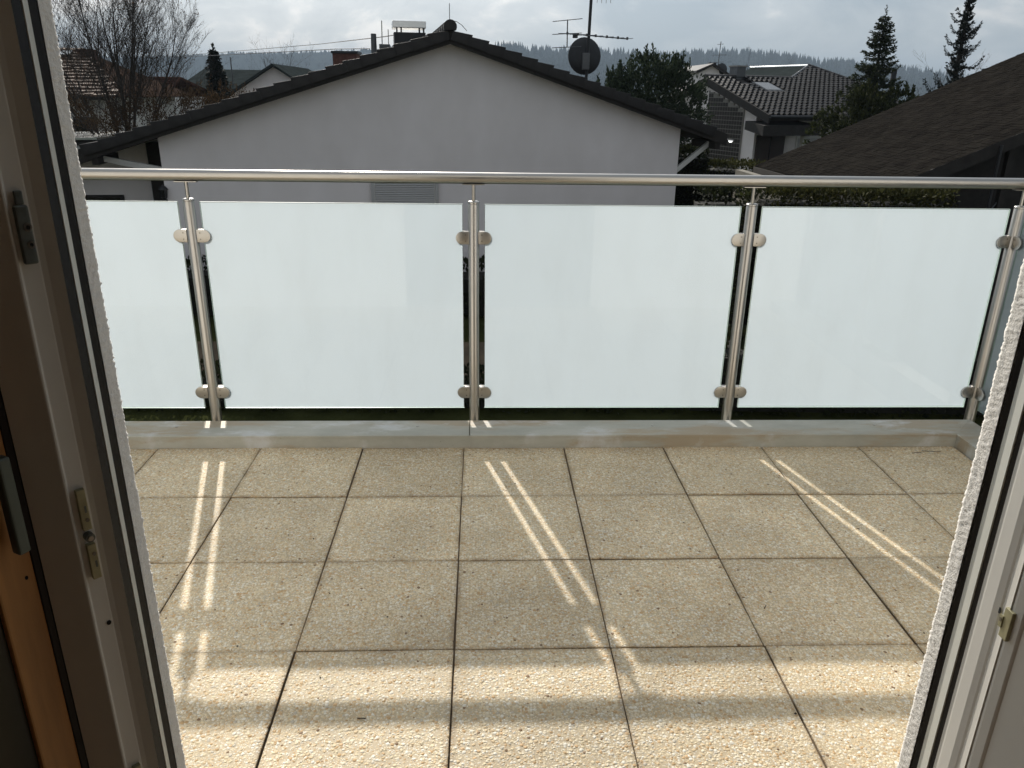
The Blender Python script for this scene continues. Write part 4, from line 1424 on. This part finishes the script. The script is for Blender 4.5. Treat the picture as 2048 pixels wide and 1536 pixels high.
MB().tube([(5.15, 5.0, rz_(5) + .06), (8.1, 7.2, rz_(7.2) + .06)], .07, 8).build('verge_cap', M['roof_gloss'], r3, smooth=50)
MB().hexa([(-.06, 0, EH - .30), (.0, 0, EH - .30), (.0, 5.0, rz_(5) - .30), (-.06, 5.0, rz_(5) - .30), (-.06, 0, EH + .06), (.0, 0, EH + .06), (.0, 5.0, rz_(5) + .06), (-.06, 5.0, rz_(5) + .06)]).build('barge_board', M['dark_timber'], r3)
MB().tube([(-.05, -.09, EH - .02), (9.6, -.09, EH - .02)], .07, 8).build('gutter', M['dark_metal'], r3)
sk = MB().hexa([(2.1, 3.0, rz_(3) + .0), (3.15, 3.0, rz_(3) + .0), (3.15, 4.2, rz_(4.2) + .0), (2.1, 4.2, rz_(4.2) + .0), (2.1, 3.0, rz_(3) + .10), (3.15, 3.0, rz_(3) + .10), (3.15, 4.2, rz_(4.2) + .10), (2.1, 4.2, rz_(4.2) + .10)]).build('skylight', M['dark_metal'], r3)
MB().hexa([(2.2, 3.1, rz_(3.1) + .101), (3.05, 3.1, rz_(3.1) + .101), (3.05, 4.1, rz_(4.1) + .101), (2.2, 4.1, rz_(4.1) + .101), (2.2, 3.1, rz_(3.1) + .112), (3.05, 3.1, rz_(3.1) + .112), (3.05, 4.1, rz_(4.1) + .112), (2.2, 4.1, rz_(4.1) + .112)]).build('skylight_pane', M['skypane'], sk)
c3 = MB().box((1.75, 4.9, rz_(4.9) - .2), (2.25, 5.5, rz_(5) + .52)).build('chimney', M['grey_metal'], r3)
MB().box((1.70, 4.85, rz_(5) + .521), (2.30, 5.55, rz_(5) + .58)).build('chimney_cap', M['concrete'], c3)
# walls
MB().extrude([(.5, 1.5, 0), (.5, 8.5, 0), (.5, 8.5, rz_(1.5) - .2), (.5, 5.0, rz_(5) - .2), (.5, 1.5, rz_(1.5) - .2)], (8.6, 0, 0)).build('wall', M['house_white'], th)
MB().extrude([(.42, 2.35, .05), (.42, 5.15, .05), (.42, 5.15, rz_(4.9) - .55)] + [p for k in range(7) for p in ((.42, 5.15 - .4 * k - .001, rz_(5.15 - .4 * k) - .62 - (0 if k else .08)), (.42, 5.15 - .4 * (k + 1), rz_(5.15 - .4 * k) - .62 - (0 if k else .08)))], (.075, 0, 0)).build('block_frame', M['concrete'], th)
gb = MB()
y = 2.38
while y < 5.05:
    z = .12
    while z < rz_(5.15 - .4 * int((5.15 - y - .1) / .4)) - .85:
        gb.box((.395, y, z), (.4195, y + .175, z + .175))
        z += .198
    y += .198
o = gb.build('glass_blocks', pmat('brown_glass_block', (.030, .025, .022), .3, vary=.3, vscale=8), th, bevel=.012, seg=1); o['kind'] = 'stuff'
cn = MB().hexa([(-.35, -.1, 2.55), (2.9, -.1, 2.55), (2.9, 1.49, 2.75), (-.1, 1.49, 2.75), (-.35, -.1, 2.98), (2.9, -.1, 2.98), (2.9, 1.49, 3.12), (-.1, 1.49, 3.12)]).build('canopy', M['dark_timber'], th)
dr = MB().box((.62, 1.42, .55), (2.2, 1.497, 2.5)).build('door', pmat('dark_brown_door', (.035, .018, .014), .5), th)
MB().box((1.36, 1.40, .6), (1.40, 1.419, 2.45)).build('door_seam', M['black'], dr)
MB().box((2.25, .3, 0), (2.45, .5, 2.54)).build('canopy_post', M['house_grey'], th)
wn = MB().box((2.9, 1.46, 1.35), (4.3, 1.497, 2.45)).build('window', M['house_grey'], th)
MB().box((3.0, 1.44, 1.45), (4.2, 1.459, 2.35)).build('shutter', M['shutter'], wn)

# ------------------------------------------------------------------ small gable with antenna, far right
sg_ = thing('small_gable_house', 'small far gable with a dish and thin aerial above the glistening roof', 'house', (17.6, 60, GZ))
AZ2 = 3.60
MB().extrude([(16.6, 60, GZ), (18.9, 60, GZ), (18.9, 60, 2.75), (17.58, 60, AZ2 - .12), (16.6, 60, 3.0)], (0, 8, 0)).build('wall', M['house_white'], sg_, world=True)
r4 = MB().hexa([(16.3, 59.6, 2.98), (17.58, 59.6, AZ2 - .1), (17.58, 68, AZ2 - .1), (16.3, 68, 2.98), (16.3, 59.6, 3.14), (17.58, 59.6, AZ2 + .08), (17.58, 68, AZ2 + .08), (16.3, 68, 3.14)]).hexa([(17.58, 59.6, AZ2 - .1), (19.3, 59.6, 2.52), (19.3, 68, 2.52), (17.58, 68, AZ2 - .1), (17.58, 59.6, AZ2 + .08), (19.3, 59.6, 2.70), (19.3, 68, 2.70), (17.58, 68, AZ2 + .08)]).build('roof', M['roof_dark'], sg_, world=True)
MB().box((17.62, 61, AZ2 - .2), (18.15, 61.5, AZ2 + .16)).build('chimney', M['dark_metal'], r4, world=True)
an = MB().tube([(18.05, 60.2, 3.0), (18.12, 60.2, 5.2)], .03, 6).build('aerial_mast', M['grey_metal'], r4, world=True)
for z, w0 in ((4.25, .55), (5.0, .25), (3.75, .4)):
    MB().tube([(18.1 - w0, 60.2, z), (18.1 + w0, 60.2, z + .04)], .015, 4).build('aerial_element', M['grey_metal'], an, world=True)
dish((18.35, 60.0, 3.28), .42, .45, R(-10), 'satellite_dish', r4, M['dark_metal'])

# ------------------------------------------------------------------ houses on the left
h1 = thing('hipped_house', 'house with weathered reddish tiles and brown chimney behind the bare tree', 'house', (-17, 33, GZ))
ex0, ex1, ey, ez = -23.5, -14.2, 30.0, .98
rx0, rx1, ry, rz1 = -21.0, -17.5, 34.6, 2.88
MB().box((-22.9, 30.6, GZ), (-14.9, 38, ez - .05)).build('wall', M['house_grey'], h1, world=True)
r5 = MB()
r5.quad((ex0, ey, ez), (ex1, ey, ez), (rx1, ry, rz1), (rx0, ry, rz1)).quad((ex1, ey, ez), (ex1, 39, ez), (rx1, ry, rz1)).quad((ex0, 39, ez), (ex0, ey, ez), (rx0, ry, rz1)).quad((ex1, 39, ez), (ex0, 39, ez), (rx0, ry, rz1), (rx1, ry, rz1)).quad((ex0, ey, ez - .02), (ex0, 39, ez - .02), (ex1, 39, ez - .02), (ex1, ey, ez - .02))
r5 = r5.build('roof', M['roof_plain'], h1, world=True)
cr = MB()
nrow = 15
for i in range(nrow):
    f0, f1 = i / nrow, (i + 1) / nrow + .012
    lerp = lambda a, b, f: a + (b - a) * f
    zA, zB = lerp(ez, rz1, f0) + .085, lerp(ez, rz1, f1) + .02
    yA, yB = lerp(ey, ry, f0), lerp(ey, ry, f1)
    xa0, xa1 = lerp(ex0, rx0, f0), lerp(ex1, rx1, f0)
    n_ = int((xa1 - xa0) / .30)
    for k in range(n_):
        xk = xa0 + (xa1 - xa0) * k / n_ + (.15 if i % 2 else 0)
        jj = random.uniform(-.012, .012)
        cr.hexa([(xk, yA - .02, zA - .085), (xk + .28, yA - .02, zA - .085), (xk + .28, yB, zB - .05), (xk, yB, zB - .05), (xk, yA - .02, zA + jj), (xk + .28, yA - .02, zA + jj), (xk + .28, yB, zB + jj), (xk, yB, zB + jj)])
o = cr.build('roof_tiles', M['roof_red'], r5, world=True); o['kind'] = 'stuff'
MB().box((-17.35, 34.0, 2.0), (-16.75, 34.7, 2.86)).build('chimney', M['brick_red'], r5, world=True)
sk = MB().hexa([(-17.9, 33.55, 2.55), (-17.45, 33.55, 2.55), (-17.45, 33.95, 2.72), (-17.9, 33.95, 2.72), (-17.9, 33.5, 2.62), (-17.45, 33.5, 2.62), (-17.45, 33.9, 2.79), (-17.9, 33.9, 2.79)]).build('skylight', M['metal_sheet'], r5, world=True)
MB().box((-14.75, 29.97, .86), (-23.4, 30.07, .99)).build('gutter', M['dark_timber'], r5, world=True)
for x in (-16.3, -19.0):
    wn = MB().box((x, 30.56, -.9), (x + .9, 30.598, .2)).build('window', M['dark_timber'], h1, world=True)
    MB().box((x + .08, 30.54, -.82), (x + .82, 30.558, .12)).build('pane', M['window_dark'], wn, world=True)

h2 = thing('brown_roof_house', 'house with low reddish-brown roof between bare tree and dark conifer', 'house', (-17.5, 41, GZ))
MB().box((-19.5, 39, GZ), (-15.6, 46, .9)).build('wall', M['house_grey'], h2, world=True)
r6 = MB().hexa([(-20.2, 38, .85), (-15.4, 38, .85), (-15.9, 42, 1.78), (-20.2, 42, 1.78), (-20.2, 38, .97), (-15.4, 38, .97), (-15.9, 42, 1.90), (-20.2, 42, 1.90)]).hexa([(-20.2, 42, 1.78), (-15.9, 42, 1.78), (-15.4, 46.5, .85), (-20.2, 46.5, .85), (-20.2, 42, 1.90), (-15.9, 42, 1.90), (-15.4, 46.5, .97), (-20.2, 46.5, .97)]).build('roof', M['roof_brown'], h2, world=True)
mb = MB()
for i in range(10):
    f = i / 10
    mb.box((-20.1 + 0, 38 + 4 * f - .02, .985 + .93 * f), (-15.45 - .05 * i, 38 + 4 * f + .05, 1.03 + .93 * f))
mb.build('tile_courses', M['roof_brown'], r6, world=True)['kind'] = 'stuff'

cpz = thing('carport', 'flat-roofed carport with bright metal edge left of the white house', 'carport', (-12.2, 22, GZ))
MB().box((-14.5, 21.6, -.30), (-11.25, 25, -.16)).build('roof', M['dark_timber'], cpz, world=True)
MB().hexa([(-14.5, 21.45, -.20), (-11.25, 21.45, -.12), (-11.2, 25, -.10), (-14.5, 25, -.158), (-14.5, 21.45, -.15), (-11.25, 21.45, -.06), (-11.2, 25, -.04), (-14.5, 25, -.10)]).build('roof_sheet', M['metal_sheet'], cpz, world=True)
for x in (-13.9, -12.45, -12.0, -11.5):
    MB().box((x, 21.7, GZ), (x + .10, 21.8, -.305)).build('post', M['house_grey'], cpz, world=True)
MB().box((-14.2, 24.7, GZ), (-11.4, 24.9, -.31)).build('back_wall', M['dark_timber'], cpz, world=True)

h3 = thing('dark_roof_house', 'far house with long dull dark roof behind the small conifer', 'house', (-18, 58, GZ))
MB().box((-20.2, 53, GZ), (-11, 66, 1.0)).build('wall', M['house_grey'], h3, world=True)
MB().hexa([(-20.6, 52, .75), (-10.5, 52, .75), (-10.5, 60, 2.55), (-20.6, 60, 2.55), (-20.6, 52, .90), (-10.5, 52, .90), (-10.5, 60, 2.70), (-20.6, 60, 2.70)]).hexa([(-20.6, 60, 2.55), (-10.5, 60, 2.55), (-10.5, 68, .75), (-20.6, 68, .75), (-20.6, 60, 2.70), (-10.5, 60, 2.70), (-10.5, 68, .90), (-20.6, 68, .90)]).build('roof', M['roof_green'], h3, world=True)
MB().tube([(-17.2, 55.5, 1.2), (-17.2, 55.5, 3.4)], .04, 6).build('aerial_mast', M['grey_metal'], h3, world=True)

h4 = thing('pale_gable_house', 'far pale gable house with dark roof rising behind the left verge', 'house', (-12.5, 48, GZ))
gx, gy, gz = -12.45, 48, 2.80
MB().extrude([(gx - 3.2, gy, GZ), (gx + 3.2, gy, GZ), (gx + 3.2, gy, gz - 2.05), (gx, gy, gz - .16), (gx - 3.2, gy, gz - 2.05)], (0, 9, 0)).build('wall', M['house_white'], h4, world=True)
MB().hexa([(gx - 3.8, gy - .5, gz - 2.5), (gx, gy - .5, gz - .14), (gx, gy + 10, gz - .14), (gx - 3.8, gy + 10, gz - 2.5), (gx - 3.8, gy - .5, gz - 2.34), (gx, gy - .5, gz), (gx, gy + 10, gz), (gx - 3.8, gy + 10, gz - 2.34)]).hexa([(gx, gy - .5, gz - .14), (gx + 3.8, gy - .5, gz - 2.5), (gx + 3.8, gy + 10, gz - 2.5), (gx, gy + 10, gz - .14), (gx, gy - .5, gz), (gx + 3.8, gy - .5, gz - 2.34), (gx + 3.8, gy + 10, gz - 2.34), (gx, gy + 10, gz)]).build('roof', M['roof_green'], h4, world=True)

h5 = thing('brick_chimney', 'red-brown chimney block peeping over the left verge', 'chimney', (-4.3, 24, GZ))
MB().box((-4.66, 24, GZ), (-3.9, 24.8, 2.44)).build('shaft', M['brick_red'], h5, world=True)
MB().box((-4.70, 23.95, 2.4405), (-3.85, 24.85, 2.51)).build('cap', M['dark_metal'], h5, world=True)

for nm, pts in (('higher', [(-22, 60, 3.6), (-8.07, 40, 3.52), (-2.51, 20, 2.71), (-1.9, 17.3, 2.6)]), ('lower', [(-24, 58, 3.35), (-15.49, 45, 3.06), (-5.57, 30, 2.84), (-3.5, 24.2, 2.6)])):
    o = MB().tube(pts, .014, 4).build('power_line', M['grey_metal'])
    tag(o, 'thin overhead wire, the %s of two crossing behind the left roof slope' % nm, 'wire')

# ------------------------------------------------------------------ trees
bare_tree('bare_tree', 'large bare tree with fanning branches and few dry leaves', (-11.6, 24.2, GZ), 7.5, .72, 5, leaves=2000, r0=.075, stems=14, twig_n=1.3)
spruce('conifer', 'small dark conifer in front of the dull roof on the left', (-15.0, 45, GZ), 6.2, 1.25, M['spruce_dark'], M['bark_dark'], dens=1.2, leaf=.18, shape=.75)
bare_tree('bare_bush', 'thin bare bush behind the pale far gable', (-13.6, 54, GZ), 6.6, .45, 9, r0=.06, stems=5, twig_n=.7, cat='bush')
bare_tree('bare_tree', 'thin bare tree behind the glistening tiled roof', (25.2, 70, GZ), 7.2, .9, 12, r0=.08, stems=6, twig_n=.7)

clump_tree('evergreen_tree', 'broad dark evergreen with spiky shoots behind the dish', (5.2, 22.5, GZ),
           [((5.0, 22.3, .55), (1.45, 1.2, 1.75)), ((4.15, 22.2, .35), (.9, .9, 1.45)), ((6.0, 22.4, .45), (1.1, 1.0, 1.75)), ((5.2, 22.2, 1.35), (1.25, .9, 1.0)), ((6.45, 22.3, -.1), (.65, .7, 1.2)), ((5.85, 22.2, 1.3), (.9, .8, .9)), ((4.6, 22.1, 1.15), (.8, .8, .8))],
           26000, .10, M['cypress'], M['bark_dark'], shoots=110, shoot_len=.42, trunk_h=2.6)
clump_tree('scrub', 'brown leafless thicket at the foot of the bare tree', (-10.2, 22.6, GZ),
           [((-11.6, 22.6, -.6), (1.3, .8, 1.25)), ((-10.2, 22.8, -.35), (1.2, .8, 1.25)), ((-8.9, 23.6, -.1), (1.3, .8, 1.25)), ((-12.9, 23.5, -.2), (1.2, .8, 1.2)), ((-7.6, 24.0, -.2), (1.0, .8, 1.2)), ((-9.7, 24.6, .1), (1.3, .8, 1.15)), ((-8.4, 25.2, .15), (1.3, .8, 1.15)), ((-11.2, 24.3, -.1), (1.2, .8, 1.2))],
           34000, .06, M['scrub'], M['bark_dark'], trunk_h=1.2, cat='bush', shoots=120, shoot_len=.5)
spruce('spruce', 'tall green spruce right of the glistening roof', (14.9, 28, GZ), 7.05, 2.1, M['spruce'], M['bark_dark'], dens=2.1, leaf=.095, shape=.84, droop=.30, upturn=.35)
spruce('spruce', 'dark narrow spruce with upturned branch tips, cut by the top of the picture', (21.45, 34, GZ), 9.4, 1.6, M['spruce_dark'], M['bark_dark'], dens=2.2, leaf=.10, shape=.72, droop=.75, upturn=1.05, sparse=.8)
clump_tree('shrub', 'olive bush at the right foot of the green spruce', (15.6, 26.5, GZ),
           [((15.2, 26.4, .75), (.75, .6, .95)), ((15.9, 26.5, .5), (.6, .6, .8)), ((14.5, 26.2, .3), (.9, .6, 1.0))], 5000, .11, M['shrub'], M['bark_dark'], trunk_h=2.0, cat='bush', shoots=40, shoot_len=.3)
clump_tree('shrub', 'olive bush at the left foot of the green spruce', (13.2, 27, GZ),
           [((13.5, 27, .3), (.7, .6, 1.1)), ((12.8, 26.9, -.1), (.6, .6, .95)), ((14.1, 26.8, .5), (.7, .6, 1.2)), ((13.5, 26.3, -.4), (1.0, .5, .9))], 5500, .12, M['shrub'], M['bark_dark'], trunk_h=1.6, cat='bush', shoots=30, shoot_len=.3)
bare_tree('sapling', 'thin twiggy sapling showing above the mossy roof edge', (19.6, 30, GZ), 5.5, .3, 21, leaves=40, r0=.05, stems=4, twig_n=.6)
o = MB().tube([(18.62, 34, GZ), (18.62, 34, 2.62)], .12, 10).build('flue_pipe', M['dark_metal'])
tag(o, 'dark upright flue pipe right of the green spruce', 'pipe')

for o in [q for q in SC.objects if q.parent is None and 'category' in q]:
    c = o['category']
    if c == 'hedge': o['group'] = 'hedges in the gardens beyond the balcony'
    elif o.name.startswith('spruce'): o['group'] = 'spruces on the right'
    elif o.name.startswith('shrub'): o['group'] = 'bushes at the foot of the green spruce'
    elif c == 'wire': o['group'] = 'overhead wires'
    elif o.name.startswith('bare_tree'): o['group'] = 'bare trees'
